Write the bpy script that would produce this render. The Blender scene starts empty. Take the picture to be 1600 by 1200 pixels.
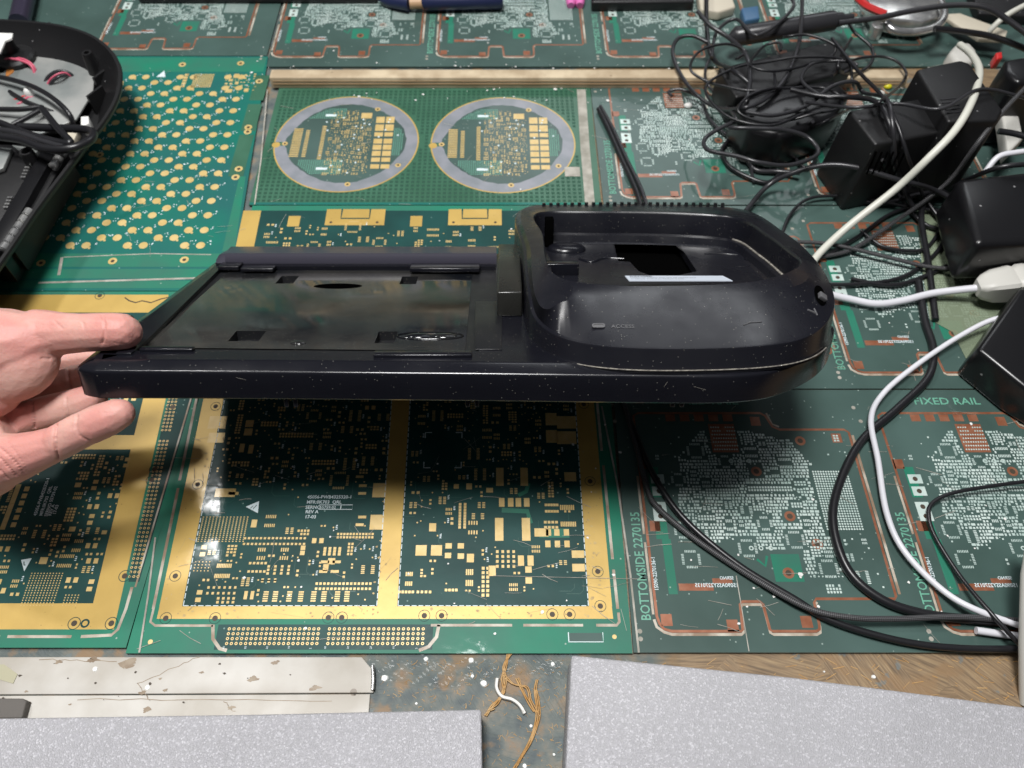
import bpy, bmesh, math, random
from math import sin, cos, tan, pi, radians, sqrt, atan2
from mathutils import Vector, Matrix
import numpy as np
from mathutils.bvhtree import BVHTree

C = bpy.context.scene.collection
S = bpy.context.scene
random.seed(7)
MM = 0.001
# ------------------------------------------------------------------ camera (all lengths in mm until meshes are built)
F = 1200.0; CX = 771.0; CY = 600.0; TH = radians(56.5); H = 414.0
CT, ST = cos(TH), sin(TH)
cam = bpy.data.objects.new('camera', bpy.data.cameras.new('camera')); C.objects.link(cam)
cam.location = (0, 0, H*MM); cam.rotation_euler = (radians(90) - TH, 0, 0)
cam.data.sensor_width = 36; cam.data.lens = 27; cam.data.shift_x = 29/1600
cam.data.clip_start = 0.01; cam.data.clip_end = 50
cam.data.dof.use_dof = True; cam.data.dof.focus_distance = 0.40; cam.data.dof.aperture_fstop = 12
S.camera = cam
# ------------------------------------------------------------------ world and lamps
wd = bpy.data.worlds.new('World'); S.world = wd; wd.use_nodes = True
wn = wd.node_tree; wn.nodes.clear()
wo = wn.nodes.new('ShaderNodeOutputWorld'); wb = wn.nodes.new('ShaderNodeBackground')
tc = wn.nodes.new('ShaderNodeTexCoord'); sp = wn.nodes.new('ShaderNodeSeparateXYZ'); cr = wn.nodes.new('ShaderNodeValToRGB')
wn.links.new(tc.outputs['Generated'], sp.inputs[0]); wn.links.new(sp.outputs[2], cr.inputs[0])
cr.color_ramp.elements[0].position = 0.02; cr.color_ramp.elements[0].color = (0.02, 0.02, 0.024, 1)
cr.color_ramp.elements[1].position = 0.55; cr.color_ramp.elements[1].color = (0.30, 0.31, 0.34, 1)
wn.links.new(cr.outputs[0], wb.inputs[0]); wb.inputs[1].default_value = 0.20
wn.links.new(wb.outputs[0], wo.inputs[0])
def lamp(name, loc, target, sx, sy, power, col):
    l = bpy.data.lights.new(name, 'AREA'); l.shape = 'RECTANGLE'; l.size = sx; l.size_y = sy; l.energy = power; l.color = col
    o = bpy.data.objects.new(name, l); C.objects.link(o); o.location = loc
    o.rotation_euler = (Vector(target) - Vector(loc)).to_track_quat('-Z', 'Y').to_euler()
    return o
lamp('area_lamp', (-0.15, 0.26, 1.55), (-0.03, 0.3, 0), 0.40, 0.36, 23, (1.0, 0.99, 0.98))
lamp('area_lamp', (-0.66, 0.73, 1.3), (-0.05, 0.35, 0), 0.10, 0.10, 4.5, (1.0, 0.985, 0.97))
lamp('area_lamp', (0.5, 1.85, 1.18), (0.1, 0.45, 0), 1.1, 0.35, 3.2, (0.94, 0.97, 1.0))  # added unseen source, placed for the grey sheen on the housing facet
S.view_settings.view_transform = 'Standard'; S.view_settings.look = 'None'
S.view_settings.exposure = 0.38; S.view_settings.gamma = 1.0
S.render.engine = 'CYCLES'

# ------------------------------------------------------------------ projection helpers (pixel of the photo + real height -> point on the bench, mm)
def ray(u, v):
    a = (u-CX)/F; b = (v-CY)/F
    return Vector((a, CT - b*ST, -ST - b*CT))
def T(u, v, z=0.0):
    r = ray(u, v); return Vector((0, 0, H)) + r*((H-z)/-r.z)
def W(u, v, zc): return Vector((0, 0, H)) + ray(u, v)*zc
# ------------------------------------------------------------------ materials
def mat(name, col, rough=0.5, metal=0.0, coat=0.0, coat_rough=0.1, var=None, vscale=60, bump=0.0, bscale=300, dust=0.0, dcol=(0.6,0.58,0.5), dscale=450, spec=0.5, rvar=0.0, sss=0.0, detail=4, ior=None):
    m = bpy.data.materials.new(name); m.use_nodes = True; nt = m.node_tree; b = nt.nodes['Principled BSDF']
    b.inputs['Base Color'].default_value = (*col, 1); b.inputs['Roughness'].default_value = rough; b.inputs['Metallic'].default_value = metal
    b.inputs['Coat Weight'].default_value = coat; b.inputs['Coat Roughness'].default_value = coat_rough
    b.inputs['Specular IOR Level'].default_value = spec
    if sss:
        b.inputs['Subsurface Weight'].default_value = sss; b.inputs['Subsurface Radius'].default_value = (1.0, 0.35, 0.2); b.inputs['Subsurface Scale'].default_value = 0.003
    N = nt.nodes.new; L = nt.links.new
    tcn = N('ShaderNodeTexCoord'); co = tcn.outputs['Object']
    cur = None
    no = N('ShaderNodeTexNoise'); no.inputs['Scale'].default_value = vscale; no.inputs['Detail'].default_value = detail; L(co, no.inputs[0])
    if var:
        mx = N('ShaderNodeMix'); mx.data_type = 'RGBA'; rp = N('ShaderNodeValToRGB'); rp.color_ramp.elements[0].position = 0.38; rp.color_ramp.elements[1].position = 0.62
        L(no.outputs[0], rp.inputs[0]); L(rp.outputs[0], mx.inputs[0]); mx.inputs[6].default_value = (*col, 1); mx.inputs[7].default_value = (*var, 1)
        L(mx.outputs[2], b.inputs['Base Color']); cur = mx.outputs[2]
    if rvar:
        mr = N('ShaderNodeMapRange'); mr.inputs[1].default_value = 0.35; mr.inputs[2].default_value = 0.65
        mr.inputs[3].default_value = max(0.02, rough - rvar); mr.inputs[4].default_value = rough + rvar; n2 = N('ShaderNodeTexNoise'); n2.inputs['Scale'].default_value = 35; n2.inputs['Detail'].default_value = 6; L(co, n2.inputs[0])
        L(n2.outputs[0], mr.inputs[0]); L(mr.outputs[0], b.inputs['Roughness'])
    if dust:
        vo = N('ShaderNodeTexVoronoi'); vo.inputs['Scale'].default_value = dscale; L(co, vo.inputs[0])
        lt = N('ShaderNodeMath'); lt.operation = 'LESS_THAN'; lt.inputs[1].default_value = 0.16; L(vo.outputs['Distance'], lt.inputs[0])
        sc = N('ShaderNodeSeparateColor'); L(vo.outputs['Color'], sc.inputs[0])
        n3 = N('ShaderNodeTexNoise'); n3.inputs['Scale'].default_value = 22; n3.inputs['Detail'].default_value = 3; L(co, n3.inputs[0])
        m3 = N('ShaderNodeMath'); m3.operation = 'MULTIPLY'; L(n3.outputs[0], m3.inputs[0]); m3.inputs[1].default_value = dust*2
        l2 = N('ShaderNodeMath'); l2.operation = 'LESS_THAN'; L(sc.outputs[0], l2.inputs[0]); L(m3.outputs[0], l2.inputs[1])
        mu = N('ShaderNodeMath'); mu.operation = 'MULTIPLY'; L(lt.outputs[0], mu.inputs[0]); L(l2.outputs[0], mu.inputs[1])
        m4 = N('ShaderNodeMath'); m4.operation = 'MULTIPLY'; L(mu.outputs[0], m4.inputs[0]); m4.inputs[1].default_value = 0.55
        mx2 = N('ShaderNodeMix'); mx2.data_type = 'RGBA'; L(m4.outputs[0], mx2.inputs[0])
        if cur: L(cur, mx2.inputs[6])
        else: mx2.inputs[6].default_value = (*col, 1)
        mx2.inputs[7].default_value = (*dcol, 1); L(mx2.outputs[2], b.inputs['Base Color'])
    if bump:
        bn = N('ShaderNodeTexNoise'); bn.inputs['Scale'].default_value = bscale; bn.inputs['Detail'].default_value = 3; L(co, bn.inputs[0])
        bp = N('ShaderNodeBump'); bp.inputs['Strength'].default_value = 1.0; bp.inputs['Distance'].default_value = bump*MM; L(bn.outputs[0], bp.inputs['Height'])
        L(bp.outputs[0], b.inputs['Normal']);
        if coat: L(bp.outputs[0], b.inputs['Coat Normal'])
    return m
M = {}
M['mask_dark'] = mat('dark_solder_mask', (0.006, 0.044, 0.040), 0.5, spec=0.25, coat=0.30, coat_rough=0.09, var=(0.008, 0.060, 0.054), vscale=25, bump=0.25, bscale=45, dust=0.05, dcol=(0.3,0.45,0.4), dscale=330)
M['mask_light'] = mat('light_solder_mask', (0.034, 0.15, 0.105), 0.5, spec=0.25, coat=0.3, coat_rough=0.05, var=(0.014, 0.19, 0.115), vscale=18, bump=0.25, bscale=45, dust=0.05, dcol=(0.5,0.55,0.5), dscale=330)
M['mask_key'] = mat('teal_solder_mask', (0.014, 0.115, 0.105), 0.5, spec=0.25, coat=0.3, coat_rough=0.06, var=(0.006, 0.15, 0.108), vscale=14, bump=0.2, bscale=45, dust=0.06, dcol=(0.35,0.5,0.5), dscale=330)
M['mask_mid'] = mat('mid_solder_mask', (0.042, 0.077, 0.067), 0.5, spec=0.25, coat=0.35, coat_rough=0.06, var=(0.062, 0.110, 0.098), vscale=12, bump=0.3, bscale=35, dust=0.10, dcol=(0.4,0.5,0.45), dscale=330)
M['mask_circle'] = mat('olive_solder_mask', (0.032, 0.105, 0.062), 0.5, spec=0.25, coat=0.3, coat_rough=0.08, var=(0.045, 0.135, 0.085), vscale=20, bump=0.2, bscale=40)
M['gold'] = mat('gold_plating', (0.57, 0.385, 0.105), 0.42, metal=0.2, coat=0.3, coat_rough=0.1, var=(0.48, 0.32, 0.085), vscale=30, bump=0.15, bscale=60, detail=8, dust=0.08, dcol=(0.25,0.15,0.05))
M['dot'] = mat('mustard_gold_dot', (0.68, 0.51, 0.22), 0.42, metal=0.2, coat=0.3, var=(0.60, 0.43, 0.16), vscale=120)
M['goldpad'] = mat('gold_pad', (0.64, 0.47, 0.20), 0.4, metal=0.15, coat=0.3, var=(0.58, 0.41, 0.15), vscale=200)
M['tin'] = mat('tinned_pad', (0.58, 0.68, 0.64), 0.4, metal=0.1, coat=0.3, var=(0.42, 0.54, 0.50), vscale=60)
M['silk'] = mat('silkscreen_ink', (0.62, 0.72, 0.74), 0.5)
M['silkgreen'] = mat('pale_green_lettering', (0.13, 0.36, 0.26), 0.5)
M['copper'] = mat('bare_copper', (0.25, 0.085, 0.04), 0.4, metal=0.3, coat=0.4, var=(0.33, 0.14, 0.08), vscale=120)
M['slot'] = mat('routed_edge', (0.52, 0.48, 0.40), 0.5, coat=0.5, coat_rough=0.1, var=(0.25, 0.17, 0.11), vscale=70)
M['gold_wear'] = mat('worn_gold_mark', (0.36, 0.24, 0.09), 0.5, var=(0.5, 0.36, 0.13), vscale=200)
M['hole'] = mat('hole_shade_and_dirt', (0.05, 0.035, 0.02), 0.6)  # shade inside holes put into the colour; dirt spots and a crack share it
M['trace'] = mat('trace_under_mask', (0.006, 0.065, 0.05), 0.32, coat=0.7, coat_rough=0.08)
M['gridline'] = mat('grid_dot', (0.010, 0.062, 0.035), 0.5)
M['ring'] = mat('grey_ring', (0.24, 0.25, 0.28), 0.5, coat=0.3, var=(0.18, 0.20, 0.22), vscale=60)
M['greyline'] = mat('grime_and_glare_grey', (0.42, 0.40, 0.35), 0.6, var=(0.25, 0.24, 0.2), vscale=90)  # seam grime, also the glare streaks drawn over the film
M['black'] = mat('black_gloss_plastic', (0.0065, 0.0068, 0.010), 0.22, spec=0.5, rvar=0.05, dust=0.10, dcol=(0.32,0.31,0.27), dscale=800)
M['black_dusty'] = mat('dusty_black_plastic', (0.010, 0.0105, 0.012), 0.36, rvar=0.08, dust=0.26, dcol=(0.36,0.33,0.27), dscale=900)
M['black_plate'] = mat('glossy_black_plate', (0.006, 0.007, 0.009), 0.10, spec=0.7, rvar=0.06, var=(0.042, 0.040, 0.036), vscale=13, detail=8, dust=0.16, dcol=(0.3,0.3,0.26), dscale=900, bump=0.035, bscale=12)
M['satin'] = mat('satin_black_shell', (0.0085, 0.0088, 0.0125), 0.29, rvar=0.09, dust=0.14, dcol=(0.32,0.31,0.27), dscale=800)
M['void'] = mat('cavity_black', (0.0015, 0.0015, 0.0015), 1.0, spec=0.0)
M['block'] = mat('sheen_black_block', (0.018, 0.018, 0.016), 0.3, rvar=0.08)  # olive-grey reflection on the hinge block put into its base colour
M['slate'] = mat('lip_reflection_slate', (0.045, 0.043, 0.06), 0.35)  # grey reflection along the rear lip put into the plastic's colour
M['dust'] = mat('settled_dust', (0.30, 0.28, 0.24), 0.9, var=(0.12, 0.11, 0.10), vscale=500)
M['emboss'] = mat('engraved_grey', (0.10, 0.10, 0.105), 0.45)
M['label'] = mat('silver_label', (0.50, 0.55, 0.62), 0.4)
M['label_ink'] = mat('label_print', (0.08, 0.09, 0.10), 0.5)
M['skin'] = mat('skin', (0.60, 0.355, 0.30), 0.5, var=(0.58, 0.265, 0.23), vscale=34, spec=0.35, sss=0.25, bump=0.22, bscale=650, detail=3)
M['nail'] = mat('nail', (0.66, 0.42, 0.36), 0.25)
M['cable'] = mat('black_cable_jacket', (0.012, 0.012, 0.014), 0.33)
M['cable_grey'] = mat('charcoal_cable_jacket', (0.025, 0.025, 0.028), 0.3)
M['white_cable'] = mat('white_cable_jacket', (0.66, 0.66, 0.70), 0.35)
M['cream_cable'] = mat('cream_cable_jacket', (0.60, 0.60, 0.53), 0.4)
M['matte'] = mat('matte_black_plastic', (0.0065, 0.0065, 0.0072), 0.46, dust=0.04, dcol=(0.4,0.4,0.4), dscale=250, bump=0.08, bscale=900)
M['glossadapter'] = mat('satin_black_plastic', (0.007, 0.007, 0.008), 0.28, dust=0.03, dcol=(0.4,0.4,0.4), dscale=200)
M['wood'] = mat('pale_wood', (0.58, 0.48, 0.33), 0.6, var=(0.40, 0.31, 0.20), vscale=45, detail=10, dust=0.12, dcol=(0.15,0.1,0.06), dscale=150)
M['metal'] = mat('dull_zinc_sheet', (0.36, 0.365, 0.35), 0.45, metal=0.3, var=(0.22, 0.24, 0.235), vscale=28, detail=6)
M['steel'] = mat('bright_steel', (0.62, 0.62, 0.6), 0.25, metal=0.8, var=(0.4,0.4,0.4), vscale=90)
M['foam_edge'] = None
M['card'] = mat('stained_white_card', (0.54, 0.52, 0.48), 0.5, var=(0.40, 0.37, 0.32), vscale=22, detail=12, dust=0.05, dcol=(0.12,0.08,0.05), dscale=90, bump=0.3, bscale=20)
M['tape'] = mat('beige_tape', (0.40, 0.38, 0.26), 0.5)
M['thread'] = mat('orange_thread', (0.42, 0.22, 0.06), 0.7, var=(0.5, 0.32, 0.14), vscale=200)
M['paint_white'] = mat('white_paint_drop', (0.75, 0.75, 0.72), 0.4)
M['navy'] = mat('navy_handle', (0.012, 0.018, 0.06), 0.4)
M['bare_wood'] = mat('bare_wood', (0.5, 0.32, 0.18), 0.5)
M['pink'] = mat('pink_plastic', (0.65, 0.16, 0.42), 0.4)
M['red'] = mat('red_plastic', (0.5, 0.02, 0.02), 0.4)
M['pinkwire'] = mat('pink_wire', (0.55, 0.10, 0.16), 0.4)
M['orange'] = mat('orange_tape', (0.45, 0.17, 0.04), 0.4)
M['cream'] = mat('cream_plastic', (0.55, 0.50, 0.40), 0.5)
M['offwhite'] = mat('off_white_plastic', (0.55, 0.54, 0.50), 0.4)
M['yellow'] = mat('yellow_plastic', (0.6, 0.55, 0.02), 0.4)
M['blue'] = mat('blue_plastic', (0.05, 0.12, 0.22), 0.4)
M['grey'] = mat('grey_foam_strip', (0.12, 0.11, 0.10), 0.8)
M['darkmetal'] = mat('violet_grey_tube', (0.07, 0.06, 0.10), 0.3, metal=0.6)

def foam_mat():
    m = bpy.data.materials.new('grey_packing_foam'); m.use_nodes = True; nt = m.node_tree; b = nt.nodes['Principled BSDF']; N = nt.nodes.new; L = nt.links.new
    co = N('ShaderNodeTexCoord').outputs['Object']
    v = N('ShaderNodeTexVoronoi'); v.inputs['Scale'].default_value = 1350; L(co, v.inputs[0])
    n = N('ShaderNodeTexNoise'); n.inputs['Scale'].default_value = 9; n.inputs['Detail'].default_value = 3; L(co, n.inputs[0])
    s = N('ShaderNodeSeparateColor'); L(v.outputs['Color'], s.inputs[0])
    r = N('ShaderNodeValToRGB'); r.color_ramp.elements[0].color = (0.43, 0.428, 0.446, 1); r.color_ramp.elements[1].color = (0.66, 0.655, 0.69, 1)
    r.color_ramp.elements[1].position = 1.0; e = r.color_ramp.elements.new(0.8); e.color = (0.475, 0.47, 0.50, 1); L(s.outputs[0], r.inputs[0])  # sparkle of the foam cells put into the colour as pale dots
    mx = N('ShaderNodeMix'); mx.data_type = 'RGBA'; mx.blend_type = 'MULTIPLY'; mx.inputs[0].default_value = 0.35; L(r.outputs[0], mx.inputs[6]); L(n.outputs[0], mx.inputs[7])
    L(mx.outputs[2], b.inputs['Base Color']); b.inputs['Roughness'].default_value = 0.5
    bp = N('ShaderNodeBump'); bp.inputs['Distance'].default_value = 0.0005; bp.inputs['Strength'].default_value = 0.6; L(v.outputs['Distance'], bp.inputs['Height']); L(bp.outputs[0], b.inputs['Normal'])
    return m
M['foam'] = foam_mat()

def bench_mat():
    m = bpy.data.materials.new('paint_stained_bench'); m.use_nodes = True; nt = m.node_tree; b = nt.nodes['Principled BSDF']; N = nt.nodes.new; L = nt.links.new
    co = N('ShaderNodeTexCoord').outputs['Object']
    def noise(s, d=6, off=0):
        n = N('ShaderNodeTexNoise'); n.inputs['Scale'].default_value = s; n.inputs['Detail'].default_value = d
        mp = N('ShaderNodeMapping'); mp.inputs['Location'].default_value = (off, off, 0); L(co, mp.inputs[0]); L(mp.outputs[0], n.inputs[0]); return n.outputs[0]
    def ramp(inp, stops):
        r = N('ShaderNodeValToRGB'); L(inp, r.inputs[0])
        while len(r.color_ramp.elements) < len(stops): r.color_ramp.elements.new(0.5)
        for e, (p, c) in zip(r.color_ramp.elements, stops): e.position = p; e.color = (*c, 1)
        return r.outputs[0]
    def mix(f, a, bb):
        x = N('ShaderNodeMix'); x.data_type = 'RGBA'; L(f, x.inputs[0]); L(a, x.inputs[6]); L(bb, x.inputs[7]); return x.outputs[2]
    # wood strands: voronoi cells with random direction, stretched noise in each
    v = N('ShaderNodeTexVoronoi'); v.inputs['Scale'].default_value = 30; L(co, v.inputs[0])
    vr = N('ShaderNodeVectorRotate'); vr.rotation_type = 'Z_AXIS'; sc = N('ShaderNodeSeparateColor'); L(v.outputs['Color'], sc.inputs[0])
    mm = N('ShaderNodeMath'); mm.operation = 'MULTIPLY_ADD'; mm.inputs[1].default_value = 1.3; mm.inputs[2].default_value = -0.2; L(sc.outputs[0], mm.inputs[0]); L(mm.outputs[0], vr.inputs['Angle']); L(co, vr.inputs['Vector'])
    mp = N('ShaderNodeMapping'); mp.inputs['Scale'].default_value = (60, 900, 60); L(vr.outputs[0], mp.inputs[0])
    n = N('ShaderNodeTexNoise'); n.inputs['Scale'].default_value = 1; n.inputs['Detail'].default_value = 5; L(mp.outputs[0], n.inputs[0])
    strand = ramp(n.outputs[0], [(0.25, (0.09, 0.055, 0.028)), (0.5, (0.24, 0.155, 0.08)), (0.75, (0.36, 0.25, 0.13))])
    paint = ramp(noise(90, 8), [(0.3, (0.05, 0.075, 0.085)), (0.5, (0.10, 0.125, 0.12)), (0.62, (0.17, 0.16, 0.13)), (0.75, (0.23, 0.15, 0.09))])
    # paint covers x < 0.085, thin blotches beyond
    sx = N('ShaderNodeSeparateXYZ'); L(co, sx.inputs[0])
    ma = N('ShaderNodeMath'); ma.operation = 'MULTIPLY_ADD'; ma.inputs[1].default_value = 12; ma.inputs[2].default_value = -0.9; L(sx.outputs[0], ma.inputs[0])
    ad = N('ShaderNodeMath'); ad.operation = 'ADD'; L(ma.outputs[0], ad.inputs[0]); L(noise(35, 8, 3.1), ad.inputs[1])
    f = ramp(ad.outputs[0], [(0.42, (0.05,)*3), (0.62, (0.86,)*3)])
    base = mix(f, paint, strand)
    blot = ramp(noise(55, 10, 7.7), [(0.55, (0,)*3), (0.62, (0.8,)*3)])
    rgb = N('ShaderNodeRGB'); rgb.outputs[0].default_value = (0.24, 0.15, 0.075, 1); base = mix(blot, base, rgb.outputs[0])
    bl2 = ramp(noise(120, 10, 1.7), [(0.62, (0,)*3), (0.66, (0.6,)*3)])
    rg2 = N('ShaderNodeRGB'); rg2.outputs[0].default_value = (0.12, 0.16, 0.17, 1); base = mix(bl2, base, rg2.outputs[0])
    L(base, b.inputs['Base Color']); b.inputs['Roughness'].default_value = 0.6
    bp = N('ShaderNodeBump'); bp.inputs['Distance'].default_value = 0.0004; L(n.outputs[0], bp.inputs['Height']); L(bp.outputs[0], b.inputs['Normal'])
    return m
M['bench'] = bench_mat()

def braid_mat():
    m = bpy.data.materials.new('braided_sleeve'); m.use_nodes = True; nt = m.node_tree; b = nt.nodes['Principled BSDF']; N = nt.nodes.new; L = nt.links.new
    co = N('ShaderNodeTexCoord').outputs['UV']
    c = N('ShaderNodeTexChecker'); c.inputs['Scale'].default_value = 1.0; L(co, c.inputs[0]); c.inputs[1].default_value = (0.11, 0.11, 0.115, 1); c.inputs[2].default_value = (0.004, 0.004, 0.005, 1)
    L(c.outputs[0], b.inputs['Base Color']); b.inputs['Roughness'].default_value = 0.5
    bp = N('ShaderNodeBump'); bp.inputs['Distance'].default_value = 0.0003; L(c.outputs[1], bp.inputs['Height']); L(bp.outputs[0], b.inputs['Normal'])
    return m
M['braid'] = braid_mat()

def film_mat():
    m = bpy.data.materials.new('clear_film'); m.use_nodes = True; nt = m.node_tree; nt.nodes.remove(nt.nodes['Principled BSDF']); N = nt.nodes.new; L = nt.links.new
    out = nt.nodes['Material Output']; mx = N('ShaderNodeMixShader'); t = N('ShaderNodeBsdfTransparent'); g = N('ShaderNodeBsdfGlossy'); g.inputs['Roughness'].default_value = 0.12
    t.inputs[0].default_value = (0.93, 0.94, 0.94, 1)
    fr = N('ShaderNodeLayerWeight'); fr.inputs[0].default_value = 0.12
    n = N('ShaderNodeTexNoise'); n.inputs['Scale'].default_value = 60; n.inputs['Detail'].default_value = 2; mp = N('ShaderNodeMapping'); mp.inputs['Scale'].default_value = (1.0, 0.25, 1)
    L(N('ShaderNodeTexCoord').outputs['Object'], mp.inputs[0]); L(mp.outputs[0], n.inputs[0])
    bp = N('ShaderNodeBump'); bp.inputs['Distance'].default_value = 0.002; L(n.outputs[0], bp.inputs['Height']); 
    L(fr.outputs['Fresnel'], mx.inputs[0]); L(t.outputs[0], mx.inputs[1]); L(g.outputs[0], mx.inputs[2]); L(mx.outputs[0], out.inputs[0])
    return m
M['film'] = film_mat()

# ------------------------------------------------------------------ mesh builder
def tag(o, label=None, cat=None, group=None, kind=None):
    if label: o['label'] = label
    if cat: o['category'] = cat
    if group: o['group'] = group
    if kind: o['kind'] = kind
    return o
def thing(name, label, cat, loc=(0,0,0), group=None):
    o = bpy.data.objects.new(name, None); o.empty_display_size = 0.01; C.objects.link(o); o.location = Vector(loc)*MM
    return tag(o, label, cat, group)
def rootloc(o):
    v = Vector((0,0,0))
    while o: v += o.location; o = o.parent
    return v/MM
class MB:
    def __init__(s): s.v = []; s.f = []; s.mi = []; s.cur = 0
    def face(s, pts):
        i = len(s.v); s.v += [tuple(p) for p in pts]; s.f.append(tuple(range(i, i+len(pts)))); s.mi.append(s.cur)
    def rect(s, x0, y0, x1, y1, z=0.0): s.face([(x0,y0,z),(x1,y0,z),(x1,y1,z),(x0,y1,z)])
    def disc(s, x, y, r, z=0.0, n=14): s.face([(x+r*cos(2*pi*k/n), y+r*sin(2*pi*k/n), z) for k in range(n)])
    def ring(s, x, y, r0, r1, z=0.0, n=24):
        for k in range(n):
            a, b = 2*pi*k/n, 2*pi*(k+1)/n
            s.face([(x+r0*cos(a),y+r0*sin(a),z),(x+r1*cos(a),y+r1*sin(a),z),(x+r1*cos(b),y+r1*sin(b),z),(x+r0*cos(b),y+r0*sin(b),z)])
    def strip(s, pts, w, z=0.0, closed=False):
        P = [Vector((p[0], p[1])) for p in pts]; n = len(P); L = []
        for i in range(n):
            a = P[i-1] if (i > 0 or closed) else P[i]; b = P[(i+1) % n] if (i < n-1 or closed) else P[i]
            d = (b-a); d = d.normalized() if d.length > 1e-9 else Vector((1,0)); nn = Vector((-d.y, d.x)); L.append((P[i]+nn*w/2, P[i]-nn*w/2))
        for i in range(n if closed else n-1):
            a, b = L[i], L[(i+1) % n]; s.face([(*a[0],z),(*a[1],z),(*b[1],z),(*b[0],z)])
    def box(s, lo, hi, R=None, o=None):
        c = [Vector((x,y,z)) for z in (lo[2],hi[2]) for y in (lo[1],hi[1]) for x in (lo[0],hi[0])]
        if R: c = [R @ p for p in c]
        if o is not None: c = [p + Vector(o) for p in c]
        i = len(s.v); s.v += [tuple(p) for p in c]
        for f in ((0,2,3,1),(4,5,7,6),(0,1,5,4),(2,6,7,3),(0,4,6,2),(1,3,7,5)): s.f.append(tuple(i+k for k in f)); s.mi.append(s.cur)
    def loft(s, rings, cap0=True, cap1=True, closed=True):
        n = len(rings[0]); i = len(s.v)
        for r in rings: s.v += [tuple(p) for p in r]
        for k in range(len(rings)-1):
            for j in range(n if closed else n-1):
                a, b = i+k*n+j, i+k*n+(j+1) % n; s.f.append((a, b, b+n, a+n)); s.mi.append(s.cur)
        if cap0: s.f.append(tuple(range(i+n-1, i-1, -1))); s.mi.append(s.cur)
        if cap1: q = i+(len(rings)-1)*n; s.f.append(tuple(range(q, q+n))); s.mi.append(s.cur)
    def prism(s, poly, z0, z1, taper=0.0):
        c = sum((Vector((p[0],p[1])) for p in poly), Vector((0,0)))/len(poly)
        lo = [((p[0]-c.x)*(1+taper)+c.x, (p[1]-c.y)*(1+taper)+c.y, z0) for p in poly]; hi = [(p[0],p[1],z1) for p in poly]
        s.loft([lo, hi])
    def tube(s, pts, r, n=10, cap=True, rs=None):
        P = [Vector(p) for p in pts]; rings = []; up = Vector((0,0,1)); prev = None
        for i, p in enumerate(P):
            d = (P[min(i+1,len(P)-1)] - P[max(i-1,0)]).normalized()
            if prev is None: a = d.cross(up); a = a.normalized() if a.length > .1 else Vector((1,0,0))
            else: a = (prev - d*prev.dot(d)).normalized()
            prev = a; b = d.cross(a); rr = rs[i] if rs else r
            rings.append([p + (a*cos(2*pi*k/n) + b*sin(2*pi*k/n))*rr for k in range(n)])
        s.loft(rings, cap, cap)
    def text(s, txt, size, M4, z=None, bold=0.0):
        cu = bpy.data.curves.new('t', 'FONT'); cu.body = txt; cu.size = size; cu.offset = bold; cu.resolution_u = 2; cu.align_x = 'LEFT'
        ob = bpy.data.objects.new('t', cu); C.objects.link(ob); dg = bpy.context.evaluated_depsgraph_get(); dg.update()
        me = ob.evaluated_get(dg).to_mesh(); i = len(s.v)
        s.v += [tuple(M4 @ v.co) for v in me.vertices]
        for p in me.polygons: s.f.append(tuple(i+k for k in p.vertices)); s.mi.append(s.cur)
        ob.evaluated_get(dg).to_mesh_clear(); bpy.data.objects.remove(ob); bpy.data.curves.remove(cu)
    def mesh(s, name, mats, off, smooth=None, fix=True):
        me = bpy.data.meshes.new(name); off = Vector(off)
        me.from_pydata([((v[0]-off.x)*MM, (v[1]-off.y)*MM, (v[2]-off.z)*MM) for v in s.v], [], s.f)
        mats = mats if isinstance(mats, (list, tuple)) else [mats]
        for m in mats: me.materials.append(m)
        if len(mats) > 1: me.polygons.foreach_set('material_index', s.mi)
        if fix and len(s.f) < 30000:
            bm = bmesh.new(); bm.from_mesh(me); bmesh.ops.recalc_face_normals(bm, faces=bm.faces); bm.to_mesh(me); bm.free()
        if smooth is not None:
            me.shade_smooth(); me.set_sharp_from_angle(angle=radians(smooth))
        return me
    def build(s, name, mats, parent=None, smooth=None, bevel=0.0, seg=3, fix=True):
        off = rootloc(parent) if parent else Vector((0,0,0))
        me = s.mesh(name, mats, off, smooth, fix)
        o = bpy.data.objects.new(name, me); C.objects.link(o)
        if parent: o.parent = parent
        if bevel:
            md = o.modifiers.new('bevel', 'BEVEL'); md.width = bevel*MM; md.segments = seg; md.limit_method = 'ANGLE'; md.angle_limit = radians(35)
            me.shade_smooth(); me.set_sharp_from_angle(angle=radians(60)) if False else None
            md.harden_normals = False
            me.set_sharp_from_angle(angle=radians(180))
        return o
def flat(name, mats, parent, fn, fix=False, **k):
    m = MB(); fn(m); return m.build(name, mats, parent, fix=fix, **k)
def crom(pts, seg=8, closed=False):
    P = [Vector(p) for p in pts]; n = len(P); out = []
    for i in range(n if closed else n-1):
        p0 = P[(i-1) % n] if (i > 0 or closed) else P[i]; p1 = P[i]; p2 = P[(i+1) % n]; p3 = P[(i+2) % n] if (i < n-2 or closed) else P[(i+1) % n]
        for k in range(seg):
            t = k/seg; out.append(0.5*((2*p1)+(p2-p0)*t+(2*p0-5*p1+4*p2-p3)*t*t+(3*p1-p0-3*p2+p3)*t**3))
    if not closed: out.append(P[-1])
    return out
def inpoly(x, y, poly):
    c = False; n = len(poly); j = n-1
    for i in range(n):
        if ((poly[i][1] > y) != (poly[j][1] > y)) and x < (poly[j][0]-poly[i][0])*(y-poly[i][1])/(poly[j][1]-poly[i][1]+1e-12)+poly[i][0]: c = not c
        j = i
    return c
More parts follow.
